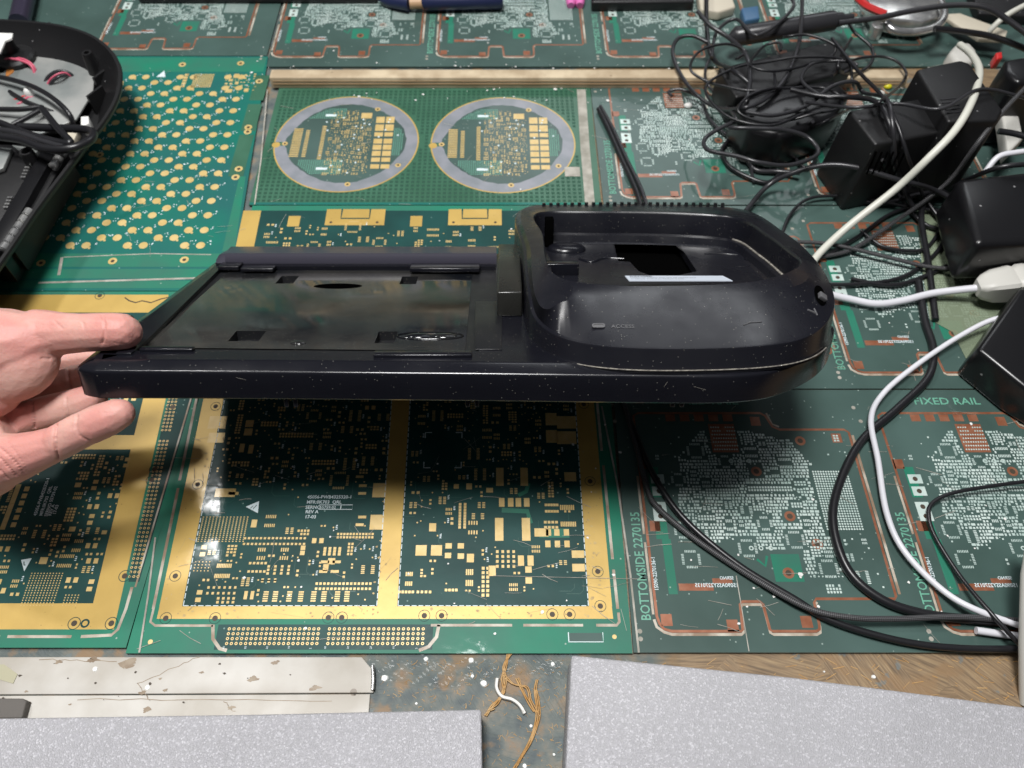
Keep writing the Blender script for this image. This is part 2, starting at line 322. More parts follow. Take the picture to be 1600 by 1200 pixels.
# ------------------------------------------------------------------ printed circuit patterns
def footprint(rng, k, sc=1.0):
    r = []
    if k == 'pair':
        a = rng.choice((1.2,1.5,1.9))*sc; r = [(-a*.9,0,a,a),(a*.9,0,a,a)]
    elif k == 'grid':
        nx, ny = rng.choice(((3,2),(4,2),(6,2),(8,2),(4,3),(5,3),(2,4))); a = 1.35*sc; p = 2.0*sc
        for i in range(nx):
            for j in range(ny):
                if rng.random() < .93: r.append(((i-(nx-1)/2)*p, (j-(ny-1)/2)*p*1.08, a, a*1.15))
    elif k == 'soic':
        nx = rng.choice((4,5,6,8)); p = 1.15*sc
        for i in range(nx):
            for s_ in (-1, 1): r.append(((i-(nx-1)/2)*p, s_*3.0*sc, .68*sc, 2.2*sc))
    elif k == 'array':
        nx = rng.choice((3,4,4,5)); p = 1.15*sc
        for i in range(nx):
            for s_ in (-1, 1): r.append(((i-(nx-1)/2)*p, s_*1.5*sc, .7*sc, 1.9*sc))
    elif k == 'big': a = rng.choice((3.2,4.0,5.0))*sc; r = [(0,0,a*.8,a)]
    elif k == 'bigpair': a = 3.0*sc; r = [(-a*.75,0,a*.9,a*1.1),(a*.75,0,a*.9,a*1.1)]
    elif k == 'row':
        nx = rng.choice((8,12,16)); a = 1.35*sc; p = 1.95*sc
        for i in range(nx):
            for j in (0,1): r.append(((i-(nx-1)/2)*p, (j-.5)*p*1.1, a, a*1.1))
    elif k == 'bga':
        nx = rng.choice((4,5,6)); p = 1.5*sc
        for i in range(nx):
            for j in range(nx): r.append(((i-(nx-1)/2)*p,(j-(nx-1)/2)*p,.75*sc,.75*sc))
    elif k == 'qfp':
        nx = rng.choice((5,7)); p = 1.1*sc; d = (nx/2+1.4)*p
        for i in range(nx):
            q = (i-(nx-1)/2)*p
            r += [(q,d,.6*sc,1.7*sc),(q,-d,.6*sc,1.7*sc),(d,q,1.7*sc,.6*sc),(-d,q,1.7*sc,.6*sc)]
    elif k == 'dot': r = [(0,0,.9*sc,.9*sc)]
    elif k == 'bar': r = [(0,0,1.4*sc,4.2*sc)]
    if rng.random() < .5: r = [(y,x,h,w) for x,y,w,h in r]
    return r
class Packer:
    def __init__(s, x0, y0, x1, y1, q=0.5):
        s.x0, s.y0, s.q = x0, y0, q; s.g = np.zeros((int((x1-x0)/q)+2, int((y1-y0)/q)+2), bool); s.x1, s.y1 = x1, y1
    def idx(s, a, b, c, d): 
        f = lambda v, o: int(round((v-o)/s.q))
        return max(0,f(a,s.x0)), max(0,f(b,s.y0)), max(0,f(c,s.x0)+1), max(0,f(d,s.y0)+1)
    def block(s, a, b, c, d): i,j,k,l = s.idx(a,b,c,d); s.g[i:k,j:l] = True
    def free(s, a, b, c, d):
        if a < s.x0 or b < s.y0 or c > s.x1 or d > s.y1: return False
        i,j,k,l = s.idx(a,b,c,d); return not s.g[i:k,j:l].any()
    def fill(s, mb, ms, rng, n, kinds, sc=1.0, dens=None, gap=0.45, z=0.12, silk=0.35, snap=1.0):
        for _ in range(n):
            x = round(rng.uniform(s.x0, s.x1)/snap)*snap; y = round(rng.uniform(s.y0, s.y1)/snap)*snap
            if dens and rng.random() > dens(x, y): continue
            r = footprint(rng, rng.choice(kinds), sc)
            a = min(p[0]-p[2]/2 for p in r)-gap; b = min(p[1]-p[3]/2 for p in r)-gap; c = max(p[0]+p[2]/2 for p in r)+gap; d = max(p[1]+p[3]/2 for p in r)+gap
            if not s.free(x+a, y+b, x+c, y+d): continue
            s.block(x+a, y+b, x+c, y+d)
            for p in r: mb.rect(x+p[0]-p[2]/2, y+p[1]-p[3]/2, x+p[0]+p[2]/2, y+p[1]+p[3]/2, z)
            if ms is not None and rng.random() < silk:
                px, py = x+c+.4, y+rng.uniform(b, d)
                if s.free(px, py-.8, px+1.2, py+2.4):
                    s.block(px, py-.8, px+1.2, py+2.4)
                    for k in range(3):
                        ms.rect(px, py-.8+k*1.05, px+1.1, py-.45+k*1.05, z); ms.rect(px+rng.choice((0,.35,.7)), py-.8+k*1.05, px+rng.choice((0.4,.7))+.35, py-.1+k*1.05, z+.01)
BGR = 'printed circuit boards laid over the bench'
def tmat(x, y, ang=0, sx=1, sy=1, mirror=False, z=0.15):
    return Matrix.Translation((x,y,z)) @ Matrix.Rotation(ang, 4, 'Z') @ Matrix.Diagonal((-sx if mirror else sx, sy, 1, 1))
def board_root(label, x, y): return thing('circuit_board', label, 'circuit board', (x, y, -1.6), BGR)
def slab(m, poly, z0=-1.6, z1=0.0): m.prism(poly, z0, z1)

# ---- tabletop (structure)
m = MB(); m.rect(-1500, -400, 1500, 1800, -2.4); tag(m.build('tabletop', M['bench'], fix=False), kind='structure')

# ---- board B : two gold framed panels, lies under the lifted device
def gold_board():
    R = board_root('large circuit board with wide gold frame round two dark panels, under the held black device', -62, 105)
    slabm = MB(); slab(slabm, [(-193,104.6),(73,104.6),(77,437.5),(-184,437.5)]); slabm.build('carrier_panel', M['mask_light'], R)
    fr = MB(); z = .06
    LX0, LX1, RX0, RX1 = (-181, -190), (-168.7, -176.5), (51.8, 53), (64.4, 63.4)   # at y=123 and y=433
    def lx(pair, y): return pair[0] + (pair[1]-pair[0])*(y-123)/310
    def quad(mb, a, b, y0, y1, zz): mb.face([(lx(a,y0),y0,zz),(lx(b,y0),y0,zz),(lx(b,y1),y1,zz),(lx(a,y1),y1,zz)])
    quad(fr, LX0, LX1, 129.4, 432, z); quad(fr, RX0, RX1, 129.4, 432, z); fr.face([(-181,122.6,z),(64.4,122.6,z),(64.2,129.4,z),(-181.1,129.4,z)])
    DX0, DX1 = (T(590,945).x, T(590,945).x-4), (T(621,945).x, T(621,945).x-3)
    quad(fr, DX0, DX1, 129.4, 300, z); fr.face([(-175,300,z),(52.5,300,z),(52.6,312,z),(-175.5,312,z)])
    cut = []
    for (a, b) in ((507,600),(700,784)):
        p, q = T(a,327), T(b,352); xa, xb, ya, yb = T(a,352).x, T(b,352).x, q.y, p.y
        fr.face([(xa,ya,z+.05),(xb,ya,z+.05),(xb,yb,z+.05),(xa,yb,z+.05)]); cut.append((xa,xb,ya,yb))
    for (a, b) in ((450,345),(641,345)):
        p = T(a,b); fr.rect(p.x, p.y-6, p.x+9, p.y+5, z+.05)
    fr.build('gold_frame', M['gold'], R, fix=False)
    pn = MB(); z1 = .03
    quad(pn, LX1, DX0, 129.4, 300, z1); quad(pn, DX1, RX0, 129.4, 300, z1); quad(pn, LX1, RX0, 312, 432, z1)
    pn.build('dark_panel', M['mask_dark'], R, fix=False)
    # slots round the frame
    sl = MB()
    for (x0,y0,x1,y1) in ((-184.2,128,-187.0,200),(-187.3,205,-191,300),(67.3,128,66.9,150),(66.9,156,66.4,215),(66.2,225,65.5,330)): sl.strip([(x0,y0),(x1,y1)], 1.6, .08)
    sl.strip([(-184,128),(-184,121),(-181,119),(-150,119)], 1.3, .08); sl.strip([(-33.5,119.2),(10,119.2)],1.4,.08); sl.strip([(16,119.2),(48,119.2)],1.4,.08); sl.strip([(55,119.2),(66,119.2),(67.5,121),(67.5,126)],1.5,.08)
    a, b = T(333,975), T(680,975)
    sl.strip([(a.x,119.4),(a.x+1.5,112),(a.x+6,107),(a.x+10,106)],1.8,.08); sl.strip([(b.x+2,119.4),(b.x+1,113),(b.x-3,108),(b.x-8,106)],1.8,.08)
    sl.build('routed_slot', M['slot'], R, fix=False)
    cn = MB(); c0, c1 = T(345,1016), T(672,980); cn.rect(a.x+3, 106.4, b.x-1, 119.6, .05); cn.build('connector_field', M['mask_dark'], R, fix=False)
    hl = MB(); go = MB(); sk = MB(); tr = MB()
    for grp in ((357,497),(514,661)):
        x0, x1 = T(grp[0],990).x, T(grp[1],990).x
        for i in range(20):
            for j in range(4):
                x = x0+(x1-x0)*i/19; y = 109.6+j*2.55
                go.ring(x, y, .42, .85, .1, 8); hl.disc(x, y, .42, .11, 8)
        for q, t in enumerate(('40','30','20','10','2')): sk.text(t, 1.5, tmat(x0+(x1-x0)*(q*.24)-.6, 106.7, pi/2))
    # holes in gold
    ring = MB()
    for (u, v) in ((259,966),(336,966),(513,965),(534,965),(663,962),(690,962),(863,960),(890,960),(309,757),(274,900),(337,635),(922,752),(934,893),(912,632),(938,947)):
        p = T(u, v); hl.disc(p.x, p.y, 1.5, .12, 12); ring.ring(p.x, p.y, 2.9, 3.2, .12, 20)
    for (xa,xb,ya,yb) in cut:
        w_ = xb-xa; ring.strip([(xa+w_*.26,yb),(xa+w_*.26,ya+(yb-ya)*.42),(xa+w_*.74,ya+(yb-ya)*.42),(xa+w_*.74,yb)], 1.3, .13)
        for f_ in (.1,.88): hl.disc(xa+w_*f_, ya+3, 1.1, .12, 12)
    gw = MB(); rw = random.Random(8)
    for _ in range(120):
        if rw.random() < .5: x_, y_ = rw.uniform(-178,60), rw.uniform(123.5,128)
        else: x_, y_ = rw.choice((rw.uniform(-180,-171.5), rw.uniform(-67,-60), rw.uniform(54,61))), rw.uniform(132,225)
        r_ = rw.uniform(.15,.8)*(1.6 if rw.random() < .1 else 1); n_ = 9; gw.face([(x_+r_*rw.uniform(.5,1.5)*cos(k*2*pi/n_), y_+r_*rw.uniform(.5,1.3)*sin(k*2*pi/n_), .09) for k in range(n_)])
    for (x_,y_,a_,l_) in ((-63,150,.9,9),(-60,205,1.2,12),(58,200,1.0,10),(-178,160,1.3,9),(20,126,.2,14),(-120,126,-.15,18)):
        gw.strip([(x_,y_),(x_+l_*.5*cos(a_)+.3,y_+l_*.5*sin(a_)),(x_+l_*cos(a_),y_+l_*sin(a_))], .18, .09)
    gw.build('wear_marks', M['gold_wear'], R, fix=False)
    ring.build('hole_outline', M['mask_dark'], R, fix=False)
    # explicit features of left panel
    rng = random.Random(3)
    pk = Packer(-167, 131, T(588,945).x-1, 299); pad = go
    def P(u, v): return T(u, v)
    def explicit(pkr, u0, v0, u1, v1, nx, ny, wx, wy, round_=False):
        a, b = P(u0, v0), P(u1, v1); pkr.block(min(a.x,b.x)-1, min(a.y,b.y)-1, max(a.x,b.x)+1, max(a.y,b.y)+1)
        for i in range(nx):
            for j in range(ny):
                x = a.x+(b.x-a.x)*(i/(nx-1) if nx > 1 else .5); y = a.y+(b.y-a.y)*(j/(ny-1) if ny > 1 else .5)
                pad.rect(x-wx/2, y-wy/2, x+wx/2, y+wy/2, .12)
    # left panel
    explicit(pk, 318,808,380,846,14,13,.8,.62)
    pk.block(P(340,800).x, P(340,800).y, P(460,790).x, P(460,770).y)
    explicit(pk, 306,878,325,892,5,4,.6,.6); explicit(pk, 383,841,475,850,16,2,1.35,1.3)
    explicit(pk, 340,884,361,884,9,1,.75,2.4); explicit(pk, 336,900,358,900,9,1,.75,2.4)
    explicit(pk, 495,912,578,920,15,2,1.35,1.4); explicit(pk, 326,918,366,927,6,2,1.3,1.4); explicit(pk, 341,935,364,941,4,2,1.4,1.4)
    explicit(pk, 384,930,394,930,2,1,1.9,4.6); explicit(pk, 391,880,413,893,5,2,1.4,1.4); explicit(pk, 420,885,450,896,4,3,1.4,1.4)
    explicit(pk, 410,908,430,906,3,2,1.4,1.5)
    for u, ww in ((415,6),(430,6),(452,6),(470,6),(490,6),(506,6),(527,6),(542,6)): explicit(pk, u, 925, u, 939, 1, 5, 2.8, .75)
    for u in (404, 440): 
        explicit(pk, u, 859, u+10, 859, 4, 1, .7, 2.2); explicit(pk, u-2, 872, u+9, 872, 4, 1, .7, 2.2)
    explicit(pk, 473,856,473,864,1,2,2.6,2.6); explicit(pk, 518,877,518,877,1,1,4,3.6); explicit(pk, 509,887,509,887,1,1,3.0,4.0)
    explicit(pk, 508,857,530,866,4,3,1.6,1.6); explicit(pk, 508,878,526,878,2,1,4.6,1.6); explicit(pk, 505,893,523,893,2,1,4.6,1.6)
    for (u, v) in ((592,766),(588,816)):
        a = P(u, v); pad.rect(a.x-3.6, a.y-4.6, a.x+4.4, a.y+4.6, .12); pk.block(a.x-5, a.y-6, a.x+5, a.y+6)
    for (u,v) in ((567,759),(566,771),(566,808),(562,820),(562,745)): explicit(pk, u, v, u, v, 1, 1, 4.6, 1.7)
    a = P(397,818); pad.rect(a.x-1.6,a.y-2.4,a.x+1.6,a.y+2.4,.12)
    for (u,v,w,h) in ((340,660,11,9),(338,684,10,7),(352,770,12,5.5),(390,662,5,5),(388,675,5,5),(365,771,6,2),(378,700,3,6),(392,702,3,6)):
        a = P(u,v); pad.rect(a.x-w/2,a.y-h/2,a.x+w/2,a.y+h/2,.12); pk.block(a.x-w/2-1,a.y-h/2-1,a.x+w/2+1,a.y+h/2+1)
    # warning triangle, lettering
    a, b, c = P(384,792), P(405,783), P(403,802); sk.face([(a.x,a.y,.14),(c.x,c.y,.14),(b.x,b.y,.14)]); pk.block(a.x-2,c.y-2,b.x+2,b.y+2)
    tr.strip([(a.x+3,a.y-1),(b.x-3,b.y-3),(a.x+4.5,a.y-1.5),(b.x-1,b.y-2.6)], .5, .16)
    for t, (u, v), s_ in (('45056-PWB4325320-1',(480,779),2.9),('MFR:0K703  QRL',(479,787),2.9),('SERNO',(477,795),2.9),('REV A',(477,802),2.9),('17-03',(476,810),2.9)):
        q = P(u, v); sk.text(t, s_, tmat(q.x, q.y, 0, .98, 1), bold=.04)
    q0, q1 = P(498,796), P(551,789); sk.strip([(q0.x,q0.y),(q1.x,q0.y),(q1.x,q1.y),(q0.x,q1.y)], .35, .15, True); sk.text('55759-02', 2.6, tmat(q0.x+.5,q0.y+.4,0,.95,1)); sk.rect(q0.x+12.5,q0.y+.3,q1.x-6.5,q1.y-.3,.14); pk.block(P(476,812).x-1, P(476,812).y-2, q1.x+2, P(480,772).y+2)
    dens = lambda x, y: (0.9 if y > 232 else (0.75 if (x < -140 and y > 195) or y < 165 else 0.35))
    pk.fill(pad, sk, rng, 1500, ('pair','grid','soic','array','grid','dot','bigpair','qfp','row'), .92, dens, silk=.4)
    pk.fill(pad, sk, rng, 1500, ('pair','dot','pair'), .9, lambda x,y: .7 if y > 200 or y < 160 else .25, silk=.12)
    # right panel
    x0 = T(625,945).x; pk2 = Packer(x0, 131, 50, 299)
    pk2_explicit = [(786,816,786,816,1,1,5,9.5),(822,828,822,828,1,1,5,9.5)]
    def E2(*a): explicit(pk2, *a)
    for (u,v,w,h) in ((781,745,4.5,12),(819,745,4.5,12),(780,827,4.8,14),(822,827,4.8,14),(784,785,3.2,5.6),(798,785,3.2,5.6),(810,785,3.2,5.6),(823,785,3.2,5.6),(658,860,6.2,6.2),(682,860,6.2,6.2),(769,892,4,6),(814,876,3.4,6),(829,876,3.4,6),(903,866,7,4.4),(904,887,7,4.4),(857,832,3,4),(870,832,3,4),(885,832,3,4),(846,832,8,5),(856,850,3,4),(871,850,3,4),(886,850,3,4),(861,655,7,9),(885,660,12,9),(862,682,7,9),(885,684,12,9),(891,745,7,6),(676,824,4,5),(735,872,4,5),(701,853,3.6,3.2),(720,853,3.6,3.2),(700,868,3.6,3.2),(720,869,3.6,3.2),(765,766,4,3),(713,760,3,3),(733,760,3.4,4)):
        a = P(u,v); pad.rect(a.x-w/2,a.y-h/2,a.x+w/2,a.y+h/2,.12); pk2.block(a.x-w/2-1,a.y-h/2-1,a.x+w/2+1,a.y+h/2+1)
    E2(719,788,726,824,2,9,1.5,1.6); E2(853,789,871,799,5,2,1.5,1.6); E2(876,793,896,793,8,1,.75,3.2); E2(877,819,899,819,9,1,.75,3.0); E2(852,816,870,824,4,2,1.6,1.6)
    E2(624,925,645,925,5,1,1.4,1.5); E2(653,925,672,925,4,1,1.4,1.5); E2(697,922,713,922,4,1,1.4,1.5); E2(635,897,643,912,4,2,.8,2.4); E2(729,894,738,911,4,2,.8,3.4)
    E2(755,888,762,930,2,7,1.6,1.7); E2(777,862,803,885,4,4,1.5,1.7); E2(822,890,830,907,4,2,.9,3.6); E2(733,817,745,832,4,2,.8,2.4)
    gb = MB(); q0, q1 = P(843,840), P(889,826); gb.rect(q0.x,q0.y,q1.x,q1.y,.055); gb.strip([tuple(P(784,797))[:2],tuple(P(824,799))[:2],tuple(P(829,818))[:2]],3,.055); gb.strip([tuple(P(826,755))[:2],tuple(P(822,768))[:2],tuple(P(810,774))[:2]],2.4,.055)
    gb.build('exposed_trace', M['mask_light'], R, fix=False)
    for (u0,v0,u1,v1) in ((662,676,722,731),):
        a, b = P(u0,v1), P(u1,v0); pk2.block(a.x,a.y,b.x,b.y)
        for (x,y,dx,dy) in ((a.x,a.y,1,1),(b.x,a.y,-1,1),(a.x,b.y,1,-1),(b.x,b.y,-1,-1)): sk.strip([(x,y+4*dy),(x,y),(x+4*dx,y)],.6,.15)
    pk2.block(P(760,840).x, P(760,850).y, P(815,800).x, P(815,800).y); pk2.block(P(840,935).x, 130, P(915,900).x, P(915,900).y)
    pk2.block(P(620,945).x, 131, 50, 136)
    pk2.fill(pad, sk, rng, 900, ('pair','grid','array','dot','soic','grid','array'), .88, lambda x,y: .9 if y > 215 else .6, silk=.45)
    pk2.fill(pad, sk, rng, 600, ('pair','dot'), .85, lambda x,y: .8 if y > 215 else .4, silk=.15)
    # upper part seen above the device
    pk3 = Packer(-174, 314, 52, 425)
    for (u,v) in ((385+56,372),(385+246,368),(385+312,366)): pass
    pk3.fill(pad, sk, rng, 1100, ('pair','grid','array','qfp','dot','soic'), 1.0, lambda x,y: .55 if y < 418 else .0, silk=.3)
    # thin traces
    rt = random.Random(11)
    for _ in range(90):
        x = rt.uniform(-165, 48); y = rt.uniform(133, 290)
        if abs(x+62) < 9: continue
        l1 = rt.uniform(3, 10); l2 = rt.uniform(2, 9); sx_ = rt.choice((-1,1)); pts = [(x,y),(x+l1*sx_,y),(x+(l1+2)*sx_,y+2),(x+(l1+2)*sx_,y+2+l2)]
        if all(abs(p[0]+62) > 8 and -166 < p[0] < 50 and p[1] < 297 for p in pts): tr.strip(pts, .35, .05)
    # white dashed outline of panels
    def dash(a, b, n):
        for k in range(n):
            t0, t1 = k/n, (k+.72)/n; sk.strip([(a[0]+(b[0]-a[0])*t0, a[1]+(b[1]-a[1])*t0),(a[0]+(b[0]-a[0])*t1, a[1]+(b[1]-a[1])*t1)], .45, .13)
    dx0, dx1 = T(590,945).x, T(621,945).x
    dash((-168.3,129.7),(-172.4,299),42); dash((-168.3,129.7),(dx0-.4,129.7),26); dash((dx0-.4,129.7),(dx0-2.4,299),42); dash((dx1+.4,129.7),(51.4,129.7),28); dash((51.5,129.7),(52.1,299),42); dash((dx1+.4,129.7),(dx1-1.2,299),42)
    a = T(945,982); sk.strip([(T(888,988).x,T(888,1003).y),(T(888,988).x,T(888,988).y)],.5,.13); sk.strip([(T(888,1005).x,T(888,1003).y),(T(943,1005).x,T(888,1003).y),(T(943,1005).x,T(888,988).y)],.4,.13)
    kb = MB(); kb.rect(T(890,1003).x,T(890,1002).y,T(940,988).x,T(940,989).y,.04); kb.build('dark_window', M['mask_mid'], R, fix=False)
    go.disc(T(960,995).x, T(960,995).y, 1.2, .12); go.disc(T(235,1003).x, T(235,1003).y, 1.3, .12)
    go.build('solder_pads', M['goldpad'], R, fix=False); hl.build('drilled_holes', M['hole'], R, fix=False); sk.build('silkscreen', M['silk'], R, fix=False); tr.build('traces', M['trace'], R, fix=False)
gold_board()

# ---- board A : left neighbour, lettering turned sideways
def left_board():
    R = board_root('gold framed circuit board with lettering turned sideways, left of the large board under the hand', -300, 108)
    s_ = MB(); slab(s_, [(-420,107.5),(-193.6,107.5),(-184.8,352),(-420,352)]); s_.build('carrier_panel', M['mask_light'], R)
    z = .06; g = MB(); pn = MB()
    def xr(y): return -202.5 - (y-116)*0.045      # right edge of the gold
    br = T(170,952)
    g.face([(-420,117,z),(xr(117),117,z),(xr(131),131,z),(-420,131,z)])
    g.face([(xr(131)-14.5,131,z),(xr(131),131,z),(xr(343),343,z),(xr(343)-14.5,343,z)])
    g.face([(-420,226,z),(xr(226)-14.5,226,z),(xr(236)-14.5,236,z),(-420,236,z)])
    g.face([(-420,333,z),(xr(333)-14.5,333,z),(xr(349)-14.5,349,z),(-420,349,z)])
    g.build('gold_frame', M['gold'], R, fix=False)
    pn.face([(-420,131,z-.03),(xr(131)-14.5,131,z-.03),(xr(226)-14.5,226,z-.03),(-420,226,z-.03)]); pn.face([(-420,236,z-.03),(xr(236)-14.5,236,z-.03),(xr(333)-14.5,333,z-.03),(-420,333,z-.03)])
    pn.build('dark_panel', M['mask_dark'], R, fix=False)
    hl = MB(); rg = MB(); go = MB(); sk = MB(); tr = MB()
    for (u,v) in ((174,974),(116,974),(195,900),(242,733),(237,750),(270,636),(156,462)):
        p = T(u,v); hl.disc(p.x,p.y,1.6,.12,12); rg.ring(p.x,p.y,3.0,3.4,.12,20)
    p = T(133,974); rg.ring(p.x,p.y,1.4,2.4,.12)
    c = MB(); c.face([(-201.6,143,.03),(-195.6,143,.03),(-203.0+13.6,343,.03),(xr(343)+1,343,.03)]); c.build('connector_field', M['mask_dark'], R, fix=False)
    for k in range(74):
        y = 146+k*2.6
        if 66 < k % 37*2 < 72: continue
        for j in range(3):
            x = xr(y)+2.2+j*2.3; go.ring(x, y, .4, .8, .1, 8); hl.disc(x, y, .4, .11, 8)
    rng = random.Random(21); pk = Packer(-300, 133, -219.5, 224)
    def ex(u0,v0,u1,v1,nx,ny,w,h):
        a, b = T(u0,v0), T(u1,v1); pk.block(min(a.x,b.x)-1,min(a.y,b.y)-1,max(a.x,b.x)+1,max(a.y,b.y)+1)
        for i in range(nx):
            for j in range(ny): x = a.x+(b.x-a.x)*i/max(1,nx-1); y = a.y+(b.y-a.y)*j/max(1,ny-1); go.rect(x-w/2,y-h/2,x+w/2,y+h/2,.12)
    a, b, c2 = T(33,875), T(50,872), T(38,893); sk.face([(a.x,a.y,.14),(c2.x,c2.y,.14),(b.x,b.y,.14)]); tr.strip([(a.x+2,a.y-1),(b.x-3,a.y-3),(a.x+3.5,a.y-3)],.6,.16); pk.block(a.x-2,c2.y-2,b.x+2,b.y+2)
    for t, (u,v) in (('45056-PWB4325320-1',(57,806)),('MFR:0K703  QRL',(66,806)),('SERNO 55759-02',(74,807)),('REV A',(80,806)),('17-03',(87,804))):
        q = T(u,v); sk.text(t, 2.7, tmat(q.x,q.y,pi/2,.98,1), bold=.04)
    pk.block(T(50,806).x-3, T(57,812).y, T(90,806).x+1, 215)
    ex(50,896,82,946,11,14,.65,.65); ex(103,930,118,946,5,5,.65,.65); ex(68,876,68,876,1,1,4.4,4); ex(28,762,12,822,1,7,3,4.4); ex(42,764,30,820,1,6,3,3)
    dens = lambda x,y: .9
    pk.fill(go, sk, rng, 1500, ('pair','grid','row','array','soic','grid','big','bigpair'), .92, dens, silk=.4)
    pk.fill(go, sk, rng, 1200, ('pair','dot'), .9, lambda x,y: .6, silk=.15)
    pk = Packer(-400, 238, -226, 331); pk.fill(go, sk, rng, 1500, ('pair','grid','array','soic','big','bigpair'), 1.1, lambda x,y: .6, silk=.3)
    pk = Packer(-400, 133, -300, 224); pk.fill(go, sk, rng, 600, ('pair','grid','array','soic','big'), 1.1, lambda x,y: .6, silk=.3)
    sl = MB(); sl.strip([(-300,113.2),(-262,113.2)],1.5,.08); sl.strip([(-258,113.2),(-224,113.2)],1.5,.08); sl.strip([(-219,113.2),(-203,114),(-200.4,117),(-199,128),(-198.8,140)],1.6,.08); sl.strip([(-197,140),(-191,352-20)],1.0,.08)
    sl.build('routed_slot', M['slot'], R, fix=False)
    cr_ = MB(); pts = [T(195,465),T(202,470),T(212,473),T(222,470),T(236,473),T(252,467),T(268,464)]; cr_.strip([(p.x,p.y) for p in pts], 1.0, .1); cr_.build('crack', M['hole'], R, fix=False)
    go.build('solder_pads', M['goldpad'], R, fix=False); hl.build('drilled_holes', M['hole'], R, fix=False); rg.build('hole_outline', M['mask_dark'], R, fix=False); sk.build('silkscreen', M['silk'], R, fix=False); tr.build('traces', M['trace'], R, fix=False)
left_board()

# ---- keypad board
def keypad_board():
    R = board_root('teal circuit board covered in staggered rows of gold dots, beside the open black housing', -290, 354)
    s_ = MB(); slab(s_, [(-470,352.6),(-185.2,352.6),(-203,628),(-470,628)]); s_.build('substrate', M['mask_key'], R)
    z = .05; lt = MB()
    lt.face([(-470,605,z),(-203.5,605,z),(-204,626,z),(-470,626,z)]); lt.face([(-470,355,z),(-185.7,355,z),(-186,362,z),(-470,362,z)]); lt.face([(-470,364,z),(-187,364,z),(-187.5,373,z),(-470,373,z)]); lt.face([(-470,375,z),(-188,375,z),(-188.5,388,z),(-470,388,z)])
    lt.face([(-198,390,z),(-189,390,z),(-195,470,z),(-200,470,z)])
    lt.build('light_border', M['mask_light'], R, fix=False)
    co = MB()
    for y0, y1 in ((470,520),(525,560),(565,600)):
        x = -209; co.rect(x, y0, x+12, y1, .06)
    co.build('pin_field', M['mask_circle'], R, fix=False)
    g = MB(); hl = MB(); sk = MB(); rng = random.Random(5)
    for r in range(27):
        y = 396 + r*7.75; xo = -215 - r*0.25 - (21 if r % 2 else 0)
        for k in range(0, 7):
            for j in (0, 1):
                x = xo - k*42 - j*11.7
                if x < -440 or (y > 585 and -262 < x < -238) or x > -212: continue
                g.disc(x, y, 3.3, .1, 16)
                if rng.random() < .5: g.rect(x+2.2, y-3.6, x+3.8, y-1.8, .09)
                for q in range(4):
                    qx, qy = x+rng.uniform(3.2,7), y+rng.uniform(.5,4.5)
                    sk.rect(qx, qy, qx+rng.uniform(.4,1.1), qy+rng.uniform(.5,1.4), .1)
    for i in range(10):
        for j in range(12): g.rect(-263+i*1.75, 583+j*1.6, -261.7+i*1.75, 584.2+j*1.6, .1)
    for j in range(5): g.rect(-272, 583+j*4, -268.5, 586.2+j*4, .1)
    for (u,v) in ((285,101),(376,99),(156,242),(373,264),(368,277),(388,199),(387,206),(176,408),(288,406),(64,411),(405,127)):
        p = T(u,v); g.ring(p.x,p.y,1.4,3.2,.12,18); hl.disc(p.x,p.y,1.4,.13,12)
    p = T(253,116); sk.face([(p.x-4,p.y-4,.12),(p.x+4,p.y-4,.12),(p.x+1,p.y+5,.12)])
    pk = Packer(-236, 575, -206, 603); pk.fill(g, sk, rng, 200, ('pair','dot','big'), 1.2)
    g.build('gold_dots', M['dot'], R, fix=False); hl.build('drilled_holes', M['hole'], R, fix=False); sk.build('silkscreen', M['silk'], R, fix=False)
    cr_ = MB(); cr_.strip([(T(330,398).x,T(330,398).y),(T(240,398).x,T(240,398).y+1),(T(100,402).x,T(100,402).y)],.8,.14); cr_.strip([(T(330,434).x,T(330,434).y),(T(60,442).x,T(60,442).y)],1.6,.14)
    cr_.strip([(T(97,402).x,T(97,402).y),(T(92,430).x,T(92,430).y)],2.2,.15)
    cr_.build('grime_line', M['greyline'], R, fix=False)
keypad_board()

